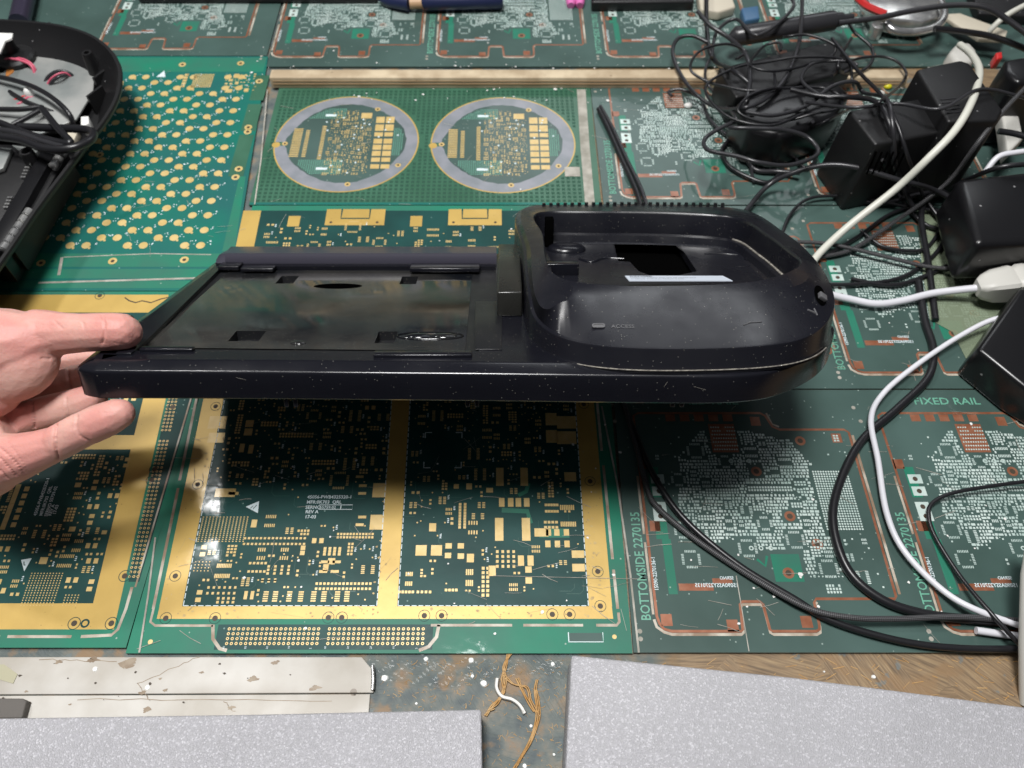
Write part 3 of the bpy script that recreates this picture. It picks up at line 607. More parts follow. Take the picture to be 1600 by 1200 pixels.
# ---- circle board
def circle_board():
    R = board_root('green circuit board with two round grey-ringed units, behind the held device', -52, 440)
    s_ = MB(); slab(s_, [(-187,438.2),(82.5,438.2),(84,582),(-186,582)]); s_.build('substrate', M['mask_circle'], R)
    z = .05; gr = MB()
    y = 441.5
    while y < 580:
        x = -182
        while x < 68:
            if all((x-cx)**2+(y-cy)**2 > 60.5**2 for cx, cy in ((-120,511),(7.8,510))): gr.rect(x, y, x+2.5, y+2.5, z)
            x += 4.2
        y += 4.2
    gr.build('grid_pattern', M['gridline'], R, fix=False)
    lt = MB(); lt.rect(-186.5,438.3,82,440.8,.06); lt.build('light_border', M['mask_key'], R, fix=False)
    rg = MB(); yl = MB(); inn = MB(); g = MB(); hl = MB(); sk = MB(); mz = MB()
    for ci, (cx, cy) in enumerate(((-120,511),(7.8,510))):
        rng = random.Random(40); n = 72
        ro = 58.0; inner = []
        for k in range(n):
            a = 2*pi*k/n
            r = 47.8 + 0.9*sin(4*a+1) + rng.uniform(-.5,.5)
            if abs(abs(a-pi)) < .13: r = 50
            inner.append((cx+r*cos(a), cy+r*sin(a)))
        for k in range(n):
            a, b = 2*pi*k/n, 2*pi*(k+1)/n
            if abs((a+b)/2-pi-.05) < .05: continue
            rg.face([(cx+ro*cos(a),cy+ro*sin(a),z+.02),(*inner[k],z+.02),(*inner[(k+1)%n],z+.02),(cx+ro*cos(b),cy+ro*sin(b),z+.02)])
            yl.face([(cx+ro*cos(a),cy+ro*sin(a),z+.03),(cx+(ro+1.1)*cos(a),cy+(ro+1.1)*sin(a),z+.03),(cx+(ro+1.1)*cos(b),cy+(ro+1.1)*sin(b),z+.03),(cx+ro*cos(b),cy+ro*sin(b),z+.03)])
        inn.face([(p[0],p[1],z) for p in inner])
        yl.disc(cx-57, cy-3.5, 3.4, z+.05)
        # printed fill
        def inside(x, y, r=43): return (x-cx)**2+(y-cy)**2 < r*r
        for (dx, w, n_) in ((-41,7.5,17),(-33,3.2,16),(-20,3.2,20)):
            for k in range(n_): g.rect(cx+dx-w/2, cy-18+k*2.1-(3 if dx==-20 else 0), cx+dx+w/2, cy-16.8+k*2.1-(3 if dx==-20 else 0), .12)
        for col_ in (22, 30.2):
            for k, (yy, hh) in enumerate(((-32,5),(-24,5),(-17,6),(-9.5,6),(-2,6),(7,5),(14,8),(24,8))): g.rect(cx+col_, cy+yy, cx+col_+7, cy+yy+hh, .12)
        g.rect(cx+9, cy+30, cx+18, cy+37, .12)
        pk = Packer(cx-16, cy-40, cx+20, cy+41); pk.block(cx+8,cy+29,cx+20,cy+40)
        pk.fill(g, None, rng, 2500, ('pair','grid','array','dot','array','soic'), .72, lambda x,y: 1.0 if inside(x,y,41) else 0, gap=.25, silk=0)
        pk.fill(g, None, rng, 1500, ('dot','pair'), .6, lambda x,y: 1.0 if inside(x,y,41) else 0, gap=.2, silk=0)
        for (dx, dy, w_, h_) in ((-36,-38,34,16),(-34,30,30,12),(38,-16,8,34)):
            x = cx+dx
            while x < cx+dx+w_:
                y2 = cy+dy
                while y2 < cy+dy+h_:
                    if inside(x, y2, 46): mz.rect(x, y2, x+.9, y2+.9, .1)
                    y2 += 1.7
                x += 1.7
        for (dx,dy) in ((-16,-32),(-16,34)): sk.rect(cx+dx-5,cy+dy-1.4,cx+dx+4,cy+dy+1.4,.12)
        for _ in range(26):
            x, y2 = cx+rng.uniform(-20,42), cy+rng.uniform(-38,38); sk.rect(x,y2,x+1.4,y2+1.6,.13)
        for (dx,dy) in ((-50,-2),(22,42),(6,-50),(44,-28)): g.ring(cx+dx,cy+dy,1,2.4,.12,12); hl.disc(cx+dx,cy+dy,1.0,.13,10)
    rg.build('grey_ring', M['ring'], R, fix=False); yl.build('gold_rim', M['gold'], R, fix=False); inn.build('round_unit', M['mask_light'] if False else M['mask_mid'], R, fix=False)
    g.build('solder_pads', M['goldpad'], R, fix=False); hl.build('drilled_holes', M['hole'], R, fix=False); sk.build('silkscreen', M['silk'], R, fix=False); mz.build('via_field', M['trace'] if False else M['silkgreen'], R, fix=False)
    for i in range(14): pass
circle_board()
m = MB(); m.strip([(T(908,140).x,T(908,140).y),(T(914,230).x,T(914,230).y),(T(922,322).x,T(922,322).y)], 7.5, .35); a = T(912,268); m.rect(a.x-15,a.y-6,a.x-3,a.y+5,.34)
tag(m.build('paper_tape', M['greyline'], fix=False), 'pale grey tape strip stuck along the right edge of the round-unit board', 'tape')

# ---- the copper-outlined units (same layout repeats over four boards); local to (88,116)
ox, oy = 88.0, 116.0
def loc(u, v): p = T(u, v); return (p.x-ox, p.y-oy)
OUT = [(0,8),(1,4),(3,1.2),(7,0),(45-1,0),(45,.8),(46,14.5),(47.5,16),(57,16),(58.5,14.5),(59.5,.8),(61,0),(84,0),(86,1),(86.5,4),(86.5,15.5),(88,17.5),(131,17.5),(132,19),(132.5,122),(130,124),(90,124),(86,126),(83,134),(80,136),(3,136),(0,134)]
def make_unit(seed, xshift=0):
    rng = random.Random(seed); ms = {}
    out = MB(); out.strip(OUT, 1.5, .05, True); 
    for (x,y) in ((5,6),(40,3),(80,5),(5,60),(3,100),(124,118),(76,130)): out.rect(x-3,y-3.2,x+3,y+3.2,.05)
    out.rect(46,108,62,128,.06); out.rect(14,22,33,26,.05); out.rect(33,26,44,29,.05)
    for k in range(5): out.rect(20+k*9, 130, 26+k*9, 135, .05)
    ms['copper_outline'] = out
    sl = MB(); O2 = [(x+(-1.7 if x < 66 else 1.7) if (x < 2 or x > 130) else x, y+(-1.7 if y < 20 else 1.7)) for x, y in OUT]
    sl.strip(O2[:17], 1.5, .045); sl.strip([(-1.8,9),(-1.8,50)],1.3,.045); sl.strip([(-1.8,55),(-1.8,92)],1.3,.045); sl.strip([(134.3,20),(134.3,120)],1.5,.045); sl.strip([(90,126),(86,128),(84,136)],1.2,.045)
    ms['routed_slot'] = sl
    pd = MB(); hl = MB(); sk = MB(); lg = MB()
    lg.rect(68,27,84,43,.05); lg.rect(8,20,13,52,.05); lg.rect(5,52,12,64,.05); lg.rect(5,78,11,98,.05)
    lg.strip([(60,40),(64,36),(66,42)],1.5,.05)
    for (x0,y0) in ((5,66),(5,72),(6,82),(6,90)): pd.rect(x0,y0-3,x0+8,y0+3,.07); hl.disc(x0+4,y0,1.5,.09)
    for (x,y) in ((70,95),(84,66),(76,32),(101,116),(96,49)): hl.disc(x,y,1.7,.09); out.ring(x,y,1.7,3.2,.08,16)
    for i in range(10):
        for j in range(7):
            if (i in (4,5)) and j > 4: continue
            pd.disc(47.5+i*1.5+(.7 if j%2 else 0), 110+j*2.6, .55, .1, 6)
    pk = Packer(10, 20, 128, 124, .3)
    for b in ((66,25,86,45),(45,107,63,129),(3,18,14,55),(3,60,14,100),(14,20,45,30),(66,91,74,99),(80,62,88,70),(97,112,105,120),(73,29,79,35),(30,16,60,36)): pk.block(*b)
    for i in range(14):
        for j in range(24): pd.disc(104+i*1.55, 58+j*1.6, .62, .1, 6)
    pk.block(102,56,127,98)
    dense = [(20,66),(26,106),(42,124),(66,124),(94,116),(104,100),(102,56),(112,34),(90,30),(66,47),(50,54),(32,46)]
    for b_ in (38,90),(60,60),(88,80),(76,110),(50,100): 
        pass
    pk.fill(pd, sk, rng, 1100, ('grid','array','soic','qfp','qfp','row'), .85, lambda x,y: .25 if inpoly(x,y,dense) else 0.06, gap=.22, silk=.02, z=.1, snap=.5)
    yy = 26.0
    while yy < 124:
        xx = 16.0 + rng.uniform(0,1)
        while xx < 116:
            w_, h_ = rng.choice(((1.2,1.5),(1.7,1.5),(2.4,1.5),(1.2,1.2),(1.0,1.5),(2.8,1.3)))
            if inpoly(xx, yy, dense) and pk.free(xx-w_/2-.05, yy-.78, xx+w_/2+.05, yy+.78) and rng.random() < .93:
                o_ = rng.uniform(-.12,.12); pd.rect(xx-w_/2, yy-h_/2+o_, xx+w_/2, yy+h_/2+o_, .1); pk.block(xx-w_/2, yy-.7, xx+w_/2, yy+.7)
                xx += w_/2+.5+.75
            else: xx += .5
        yy += 2.05
    pk.fill(pd, None, rng, 6000, ('pair','dot','pair','array'), .68, lambda x,y: 1.0 if inpoly(x,y,dense) else 0.01, gap=.18, silk=0, z=.1, snap=.5)
    pk.fill(pd, None, rng, 5000, ('dot',), 1.1, lambda x,y: 1.0 if inpoly(x,y,dense) else 0.02, gap=.16, silk=0, z=.1, snap=.5)
    for k in range(3): pd.ring(56+k*5.5,102,.7,1.5,.1,10); pd.ring(58+k*5.5,46.5,.7,1.4,.1,10)
    for k in range(9): pd.disc(88+k*2.2,30,.5,.1,6)
    sk.text('15090-2270136-1', 3.1, tmat(2.6, 22, pi/2, .88, 1.0), bold=.05)
    sk.text('15090ASSY2270135', 3.2, tmat(47, 24, 0, .92, 1, True), bold=.05); sk.text('SERNO', 2.6, tmat(45, 28.3, 0, .95, 1, True), bold=.04)
    ms['solder_pads'] = pd; ms['drilled_holes'] = hl; ms['silkscreen'] = sk; ms['green_window'] = lg
    return ms
UM = {'copper_outline':'copper','routed_slot':'slot','solder_pads':'tin','drilled_holes':'hole','silkscreen':'silk','green_window':'mask_light'}
unit = make_unit(77)
unit_mesh = {k: v.mesh(k, M[UM[k]], (0,0,0), fix=False) for k, v in unit.items()}
def place_unit(R, x, y):
    for k, me in unit_mesh.items():
        o = bpy.data.objects.new(k, me); C.objects.link(o); o.parent = R; o.location = (Vector((x,y,0)) - Vector(R.location)/MM)*MM
def copper_board(label, poly, units, texts=()):
    R = board_root(label, poly[0][0], poly[0][1]); s_ = MB(); slab(s_, poly); s_.build('substrate', M['mask_mid'], R)
    for x, y in units: place_unit(R, x, y)
    t_ = MB()
    for (t, sz, mm4) in texts: t_.text(t, sz, mm4, bold=.08)
    if t_.v: t_.build('lettering', M['silkgreen'], R, fix=False)
    d = MB()
    for (x,y) in units:
        for (dx,dy) in ((-10,0),(-10,-4),(-12,130),(140,140)): d.disc(x+dx, y+dy, 1.3, .1, 10)
    d.build('tooling_holes', M['greyline'], R, fix=False)
copper_board('dark green circuit board at front right with copper-outlined units and FIXED RAIL lettering', [(73.6,105),(420,105),(420,269.5),(77.2,269.5)], [(88,116),(242,116)],
    [('BOTTOMSIDE 2270135', 7.4, tmat(84.6, T(1005,970).y, pi/2, .86, 1)), ('BOTTOMSIDE 2270135', 7.4, tmat(238.5, T(1005,970).y, pi/2, .86, 1)), ('FIXED RAIL', 7.6, tmat(T(1428,630).x, T(1428,632).y, 0, 1.12, .95)), ('FIXED RAIL', 7.6, tmat(T(1428,630).x-154, T(1428,632).y, 0, 1.12, .95))])
copper_board('dark green copper-outlined circuit board in the middle row right of the held device', [(77.2,270.5),(430,270.5),(430,437),(79,437)], [(93,281),(235,283)],
    [('BOTTOMSIDE 2270135', 7.4, tmat(230.5, 285, pi/2, .86, 1))])
copper_board('dark green copper-outlined circuit board under the tangle of black cables', [(84.3,438.5),(440,438.5),(440,582),(84.3,582)], [(100,447),(253,449)],
    [('BOTTOMSIDE 2270135', 7.4, tmat(95, 450, pi/2, .86, 1))])
copper_board('dark green circuit board along the back of the bench behind the wooden strip', [(-202,613),(560,613),(560,800),(-202,800)], [(-204+5,628),(-50,628),(104,628),(258,628)],
    [('BOTTOMSIDE 2270135', 7.4, tmat(x, 632, pi/2, .86, 1)) for x in (-55, 98, 252)])
copper_board('circuit board at the back left corner, partly under the open black housing', [(-560,629),(-204.5,629),(-204.5,810),(-560,810)], [(-360,640)])
m = MB(); a, b = T(427,137), T(1408,137)
yb_ = T(771,108,10).y
prof = [(582,0.3),(582,8.4),(582.6,9.7),(583.6,10),(yb_-1,10),(yb_,9.4),(yb_,0.3)]
m.loft([[(-192,y,z) for y,z in prof],[(356,y,z) for y,z in prof]]); R = thing('wooden_strip','long pale wooden batten lying across the boards behind the round units','wooden strip',(80,597,0.3)); m.build('batten', M['wood'], R, smooth=40)
m = MB(); m.box((-190,581.7,3.4),(355,582,4.6)); m.box((-190,581.7,6.6),(355,582,7.1)); m.build('dark_groove', M['bare_wood'], R)

# grime and film creases between boards
def pl_(pts): return [(T(u,v).x, T(u,v).y) for u, v in pts]
m = MB(); rg = random.Random(9)
def seam(pts, w):
    P = [T(*p) for p in pts]; m.strip([(p.x,p.y) for p in P], w, .42)
seam([(940,635),(965,760),(985,900),(998,1020)], 1.1); seam([(1100,130),(1105,170)], 1); seam([(218,1020),(232,930),(243,840)], 1.0)
seam([(418,140),(408,250),(398,320)], 1); seam([(770,900),(1000,905)], .25); seam([(1150,900),(1170,1018)], .5)
tag(m.build('grime_line', M['greyline'], fix=False), 'dirty pale seams of old film between neighbouring boards', 'grime', kind='stuff')
m = MB()
for _ in range(260):
    u, v = rg.uniform(380,1600), rg.uniform(60,1015)
    if rg.random() < .55: v = rg.uniform(95,160)
    p = T(u,v,0.4); r = rg.uniform(.3,1.0)*(1.5 if rg.random() < .12 else 1)
    a0 = rg.uniform(0,6.28); m.face([(p.x+r*rg.uniform(.6,1.2)*cos(a0+k*pi/4), p.y+r*rg.uniform(.6,1.2)*sin(a0+k*pi/4), .5) for k in range(8)])
tag(m.build('debris_specks', M['paint_white'], fix=False), 'tiny white crumbs and drops scattered over the boards', 'debris', kind='stuff')
def haze_mat():
    m_ = bpy.data.materials.new('hazy_film'); m_.use_nodes = True; nt = m_.node_tree; b = nt.nodes['Principled BSDF']; out = nt.nodes['Material Output']
    b.inputs['Base Color'].default_value = (0.30, 0.36, 0.24, 1); b.inputs['Roughness'].default_value = .35
    t = nt.nodes.new('ShaderNodeBsdfTransparent'); x = nt.nodes.new('ShaderNodeMixShader'); x.inputs[0].default_value = .42
    nt.links.new(t.outputs[0], x.inputs[1]); nt.links.new(b.outputs[0], x.inputs[2]); nt.links.new(x.outputs[0], out.inputs[0]); return m_
M['haze'] = haze_mat()
m = MB(); m.prism(pl_([(1432,330),(1560,330),(1600,600),(1556,612),(1515,574),(1488,520),(1452,500),(1440,420)]), .55, .75); tag(m.build('film_sheet', M['haze']), 'hazy olive plastic film sheet on the board under the white plug', 'plastic sheet')
# scratches of the clear film, plus its glare streaks put in as pale lines
m = MB()
for _ in range(330):
    u, v = rg.uniform(200,1600), rg.uniform(90,1015); p = T(u,v); a = rg.uniform(-.5,.5) if rg.random() < .5 else rg.uniform(0,3.14); l = rg.uniform(3,16)
    c_ = rg.uniform(-1.2,1.2); m.strip([(p.x,p.y),(p.x+l*.5*cos(a)-c_*sin(a)*.4,p.y+l*.5*sin(a)+c_*cos(a)*.4),(p.x+l*cos(a),p.y+l*sin(a))], rg.uniform(.1,.28), .45)
tag(m.build('film_scratches_glare', M['greyline'], fix=False), 'fine pale scratches and painted glare streaks in the clear film over the boards', 'scratches', kind='stuff')

# ------------------------------------------------------------------ front of the bench
def pl(pts, z=0.0): return [(T(u,v,z).x, T(u,v,z).y) for u, v in pts]
R = thing('foam_block', 'grey sparkling packing foam block at the bottom left, beside the white card', 'foam block', (-160,40,-2.2), 'grey packing foam blocks')
m = MB(); m.prism(pl([(-260,1126),(0,1122),(400,1116),(752,1108),(756,1330),(-260,1330)],18), -2.2, 18); m.build('foam', M['foam'], R, bevel=1.2)
R = thing('foam_block', 'grey sparkling packing foam block at the bottom right, slanting across the bare chipboard', 'foam block', (160,40,-2.2), 'grey packing foam blocks')
m = MB(); m.prism(pl([(893,1023),(1240,1058),(1800,1130),(1850,1400),(872,1400)],22), -2.2, 22); m.build('foam', M['foam'], R, bevel=1.5)
R = thing('card_sheet', 'stained off-white card tray edge lying in front of the boards at left', 'card', (-150,90,-2.3))
m = MB(); m.prism(pl([(-300,1026),(565,1026),(585,1050),(583,1082),(-300,1086)]), -2.3, -0.6); m.build('upper_flap', M['card'], R, bevel=.4)
m = MB(); m.prism(pl([(-300,1087.5),(578,1083.5),(574,1135),(-300,1135)]), -2.3, -1.2); m.build('lower_flap', M['card'], R, bevel=.4)
m = MB(); m.tube([T(582,1040,1),T(583,1060,1.2),T(582,1078,1)], 1.0, 8); m.build('wire_clip', M['steel'], R, smooth=60)
m = MB(); m.prism(pl([(-120,1090),(36,1091),(41,1096),(34,1122),(-120,1124)],4), -1.1, 4); tag(m.build('foam_strip', M['grey'], bevel=.8), 'short dark grey foam strip at the left edge on the card', 'foam strip')
m = MB(); m.prism(pl([(-60,1038),(6,1038),(27,1053),(20,1068),(-60,1044)]), -.55, -.2); tag(m.build('masking_tape', M['tape'], fix=True), 'scrap of beige masking tape at the left edge of the card', 'tape')
M['stain'] = mat('brown_stain', (0.20, 0.14, 0.085), 0.5, var=(0.30, 0.24, 0.17), vscale=150, detail=8)
m = MB(); rs_ = random.Random(17)
for (u,v,r) in ((145,1030,3.4),(200,1036,5.5),(222,1082,2.2),(258,1078,1.6),(90,1034,2.2),(315,1050,1.4),(395,1060,3),(492,1074,3.2),(250,1060,1.2),(40,1080,1.2),(360,1105,2.2),(228,1108,2.8),(430,1035,2.4),(108,1100,1.0)):
    p = T(u,v); n_ = 22; a0 = rs_.uniform(0,6)
    z_ = -.52 if v < 1084 else -1.12; r *= .62
    m.face([(p.x+r*(1+.35*sin(3*t+a0)+rs_.uniform(-.3,.3))*cos(t)*1.3, p.y+r*(1+.3*sin(2*t)+rs_.uniform(-.3,.3))*sin(t)*.7, z_) for t in [2*pi*k/n_ for k in range(n_)]])
for (a_, b_) in (((310,1026),(215,1068)),((215,1068),(232,1092)),((350,1095),(365,1112)),((120,1092),(520,1094)),((60,1030),(180,1034))):
    p, q = T(*a_), T(*b_); z_ = -.53 if a_[1] < 1080 else -1.13
    pts_ = [(p.x+(q.x-p.x)*t/12+rs_.uniform(-.7,.7), p.y+(q.y-p.y)*t/12+rs_.uniform(-.5,.5)) for t in range(13)]; m.strip(pts_, .35, z_)
tag(m.build('glue_stains', M['stain'], fix=False), 'dried brown glue stains and cracks on the white card', 'stains', kind='stuff')
# film overhang
m = MB(); nx, ny = 150, 16
a, b = T(380,1022), T(1000,1022); vs = []
rr = random.Random(2)
for j in range(ny):
    row = []
    for i in range(nx):
        i_, j_ = i*.47, j*.47; x = -150+i*(98+150)/(nx-1); y = 104.4 - j_*1.9*(1+.25*sin(i_*.23)); z = -1.9 + (.8*abs(sin(i_*.75+.9*sin(i_*.31)+j_*.25))*(1 if 22 < i_ < 60 else .3) + .25*sin(i_*2.1+j_*1.3)**2)*min(1,j_/2) + (.4 if j == 0 else 0)
        row.append((x,y,z))
    vs.append(row)
for j in range(ny-1):
    for i in range(nx-1): m.face([vs[j][i],vs[j][i+1],vs[j+1][i+1],vs[j+1][i]])
o = m.build('clear_film', M['film']); tag(o, 'crumpled clear plastic film hanging off the front edge of the boards', 'plastic film')
bm_ = bmesh.new(); bm_.from_mesh(o.data); bmesh.ops.remove_doubles(bm_, verts=bm_.verts, dist=1e-6); bm_.to_mesh(o.data); bm_.free()
# threads
def tubes(pxs, z, r): return crom([T(u,v,z) for u,v in pxs], 8)
thr = [[(793,1020),(789,1040),(784,1060),(786,1080),(778,1095),(766,1108),(757,1118)],[(797,1022),(786,1042),(789,1065),(780,1090),(768,1102),(762,1112),(770,1106)],[(785,1055),(800,1068),(822,1075),(828,1095),(838,1115)],
       [(838,1062),(835,1080),(838,1105),(836,1130),(828,1155),(815,1180),(800,1204)],[(836,1078),(841,1108),(838,1132),(824,1165),(806,1196)],[(806,1060),(815,1078),(826,1100),(834,1112)]]
R = thing('thread_bundle', 'frayed orange thread strands on the painted bench between the foam blocks', 'threads', (20,60,-2.3))
for t in thr:
    m = MB(); m.tube(tubes(t,-1.6,.4), .45, 6); m.tube([p+Vector((.9,.4*sin(i*.5),.2)) for i,p in enumerate(tubes(t,-1.6,.4))], .35, 6); m.build('strand', M['thread'], R, smooth=60)
m = MB(); m.tube([p for p in tubes([(777,1060),(776,1075),(784,1088),(800,1093),(812,1102),(820,1115)],-1.4,1)], 1.2, 6, rs=None); tag(m.build('cotton_strip', M['offwhite'], smooth=60), 'twisted white cotton strip crossing the orange threads', 'cotton strip')
m = MB()
for (u,v,r) in ((756,1066,2.4),(738,1055,1.4),(864,1036,1.8),(736,1030,2.2),(835,1140,1.4),(1368,1056,1.6),(1352,1078,2.2),(1345,1073,1.2),(830,1133,1.2),(148,1045,2.2),(230,1074,2.2),(600,1058,2.6),(665,1028,1.8),(650,1098,1.0),(866,1178,1.0),(1290,1048,.8),(820,1196,1.6)):
    r *= .78; p = T(u,v); a0 = rg.uniform(0,6); zz = -2.1 if u > 590 else -.5
    m.loft([[(p.x+r*rg.uniform(.75,1.15)*cos(a0+k*pi/5)*f_, p.y+r*rg.uniform(.75,1.15)*sin(a0+k*pi/5)*f_, zz+h_) for k in range(10)] for f_, h_ in ((1,-.4),)] + [[(p.x+r*.7*cos(a0+k*pi/5), p.y+r*.7*sin(a0+k*pi/5), zz+.3) for k in range(10)]])
for q in range(1): pass
tag(m.build('paint_drops', M['paint_white']), 'white paint drops dried on the bench front', 'paint drops', kind='stuff')
m = MB()
for _ in range(420):
    u, v = rg.uniform(590,890), rg.uniform(1030,1199); p = T(u,v); a = rg.uniform(0,3.14); l = rg.uniform(.5,3); m.strip([(p.x,p.y),(p.x+l*.5*cos(a)+.4,p.y+l*.5*sin(a)),(p.x+l*cos(a),p.y+l*sin(a))], rg.uniform(.08,.25), -2.25+rg.uniform(0,.2))
for _ in range(120):
    u, v = rg.uniform(1000,1600), rg.uniform(1024,1110); p = T(u,v); a = rg.uniform(-.7,.7); l = rg.uniform(1,7); m.strip([(p.x,p.y),(p.x+l*cos(a),p.y+l*sin(a))], rg.uniform(.15,.4), -2.2)
tag(m.build('wood_fibres', M['thread'], fix=False), 'loose orange fibres and splinters on the bench surface', 'fibres', kind='stuff')
m = MB()
for _ in range(16):
    u, v = rg.uniform(0,570), rg.uniform(1030,1108); p = T(u,v); r = rg.uniform(.2,.9)*(1.6 if rg.random() < .15 else 1); a0 = rg.uniform(0,6)
    m.face([(p.x+r*rg.uniform(.4,1.3)*cos(a0+k*pi/4)*1.4, p.y+r*rg.uniform(.4,1.2)*sin(a0+k*pi/4), -.52) for k in range(8)])
tag(m.build('dirt_spots', M['hole'], fix=False), 'small brown dirt spots on the card', 'dirt', kind='stuff')

# ------------------------------------------------------------------ the held device (tilted, its back edge resting on the boards)
BE = TH - math.atan(553/F); P0 = W(771, 565, 358)
WD = Vector((0, cos(BE), -sin(BE))); ND = Vector((0, sin(BE), cos(BE)))
def D(u, v, n=0.0):     # photo pixel on the device plane raised by n -> local (u, w)
    r = ray(u, v); O = Vector((0,0,H)); t = ((P0 + ND*n - O).dot(ND))/r.dot(ND); q = O + r*t - P0
    return Vector((q.x, q.dot(WD)))
def G(p, n): return P0 + Vector((p[0],0,0)) + WD*p[1] + ND*n
def inset(ring, d):
    n = len(ring); area = sum(ring[i].x*ring[(i+1)%n].y - ring[(i+1)%n].x*ring[i].y for i in range(n)); sg = 1 if area > 0 else -1; out = []
    for i in range(n):
        t = (ring[(i+1)%n]-ring[i-1]); t = t.normalized() if t.length > 1e-6 else Vector((1,0)); out.append(ring[i] + Vector((-t.y, t.x))*d*sg)
    return out
dev = thing('player_base', 'black plastic player base with round disc well, held tilted in one hand above the boards', 'electronic device', tuple(G((0,90),-20)))
# outline of base, taken at its upper edge (n = -3)
def DE(u, v): return Vector(D(u, v, -3))
back_w = 197.0; BL = Vector((D(336,405,0).x-1, back_w))
front = [DE(150,580.5), DE(420,581.5), DE(760,584.5), DE(1000,587.5), DE(1100,588.3)]
def seg(a, b, n): return [a + (b-a)*k/n for k in range(n)]
FW0 = front[0].y
def frontw(u_):
    for a_, b_ in zip(front, front[1:]):
        if u_ <= b_.x: return a_.y+(b_.y-a_.y)*(u_-a_.x)/(b_.x-a_.x)
    return front[-1].y
front_w = -8.0
A2 = Vector((D(118,574,-3).x, FW0+7.5))
r_arc = [DE(1100,588.3), DE(1160,586.5), DE(1213,579), DE(1264,560), DE(1294,538), DE(1304,514)]
e_ = r_arc[-1]
outline = sum([seg(a_, b_, 10) for a_, b_ in zip(front, front[1:])], []) + crom(r_arc + [Vector((e_.x+.8, e_.y+14)), Vector((185,100)), Vector((183,140)), Vector((179,176)), Vector((170,197)), Vector((152,205))], 7) + seg(Vector((138,205)), Vector((40,205)), 8) + seg(Vector((20,back_w)), BL+Vector((8,0)), 20) + crom([BL+Vector((6,0)), BL+Vector((1,-2)), BL+Vector((0,-7))], 4) + seg(BL+Vector((0,-9)), A2+Vector((-0.5,3)), 20) + crom([A2, A2+Vector((1.5,-4)), front[0]+Vector((-3,.6)), front[0]+Vector((-.7,0.05))], 5)
def ringn(d, n): return [G(p, n) for p in inset(outline, d)]
# recess polygon (ccw) n = 0
rec = [D(212,548), D(748,549), D(745,470), D(776,470), D(775,416), D(347,416)]
m = MB()
rings = [ringn(3.0,-17.4), ringn(1.0,-17.2), ringn(.4,-16.5), ringn(0.2,-11), ringn(0,-4.2), ringn(.1,-3.5), ringn(.4,-2.95), ringn(.9,-2.6), ringn(6.0,-.45), ringn(6.8,-.1), ringn(7.6,0)]
m.loft(rings, True, False)
def fill_with_holes(mb, outer, holes, n, mi=None):
    bm = bmesh.new(); es = []
    for loop in [outer]+holes:
        vs = [bm.verts.new(G(p, n)) for p in loop]
        for i in range(len(vs)): es.append(bm.edges.new((vs[i], vs[(i+1) % len(vs)])))
    bmesh.ops.triangle_fill(bm, use_beauty=True, use_dissolve=False, edges=es, normal=ND)
    bm.verts.index_update(); i = len(mb.v); mb.v += [tuple(v.co) for v in bm.verts]
    for f in bm.faces: mb.f.append(tuple(i+v.index for v in f.verts)); mb.mi.append(mb.cur)
    bm.free()
fill_with_holes(m, inset(outline, 7.6), [rec], 0)
m.loft([[G(p,0) for p in rec],[G(p,-8) for p in rec]], False, False)
base = m.build('base_shell', M['black'], dev, smooth=35)
# plate with slots
m = MB(); plate = [D(222,543,-2.6), D(727,548,-2.6), D(738,424,-2.6), D(360,422,-2.6)]
def prect(u0,v0,u1,v1,n,lean=None):
    a = D(u0,v1,n); b = D(u1,v1,n); c = D(u1+(lean or 0),v0,n); d_ = D(u0+(lean or 0),v0,n); w0 = (a.y+b.y)/2; return [Vector((a.x,w0)),Vector((b.x,w0)),Vector((b.x,(c.y+d_.y)/2)),Vector((a.x,(c.y+d_.y)/2))]
nP = -2.4
slots = [prect(430,431,458,443,nP), prect(624,432,650,444,nP), prect(356,517,404,533,nP), prect(585,518,616,536,nP)]
el = D(528,447,nP); elr = (D(566,447,nP).x-el.x); ell = [el+Vector((elr*cos(t*pi/10), 5.5*sin(t*pi/10))) for t in range(20)]
fill_with_holes(m, [D(222,543,nP), D(727,548,nP), D(738,424,nP), D(360,422,nP)], slots+[ell], nP)
plateo = m.build('cover_plate', M['black_plate'], dev, smooth=30)
for s_ in slots+[ell]:
    m = MB(); m.loft([[G(p,nP) for p in s_],[G(p,nP-5) for p in s_]], False, True); m.build('plate_slot', M['void'] if s_ is ell else M['black_dusty'], plateo)
m = MB(); m.loft([[G(p,-8.2) for p in rec],[G(p,-7.9) for p in rec]]); m.build('recess_floor', M['black_dusty'], dev)
m = MB(); fill_with_holes(m, [D(210,549), D(750,550), D(778,470), D(777,414), D(346,414)], [[D(223,543.5,nP), D(726,548.3,nP), D(737,424.5,nP), D(360,422.5,nP)]], nP-.4); m.build('recess_border', M['black_dusty'], dev)
# pressed ovals
for (u,v,ru,rw,h_) in ((654,525,7,3.2,1.2),(693,525,7,3.2,1.2),(466,536,4,2.4,1.0)):
    c_ = D(u,v,nP); m = MB(); rings = []
    for t in range(7):
        a = t/6*pi/2; rings.append([G(c_+Vector((ru*cos(a)*cos(k*pi/12), rw*cos(a)*sin(k*pi/12))), nP+h_*sin(a)+.01) for k in range(24)])
    m.loft(rings, False, False); m.build('raised_dimple', M['black_plate'], plateo, smooth=80)
c_ = D(672,525,nP); oval = [c_+Vector((17*cos(k*pi/16), 5.2*sin(k*pi/16))) for k in range(32)]
m = MB(); m.tube([G(p,nP+.1) for p in oval+oval[:1]], .5, 6); m.build('oval_bead', M['black_plate'], plateo, smooth=60)
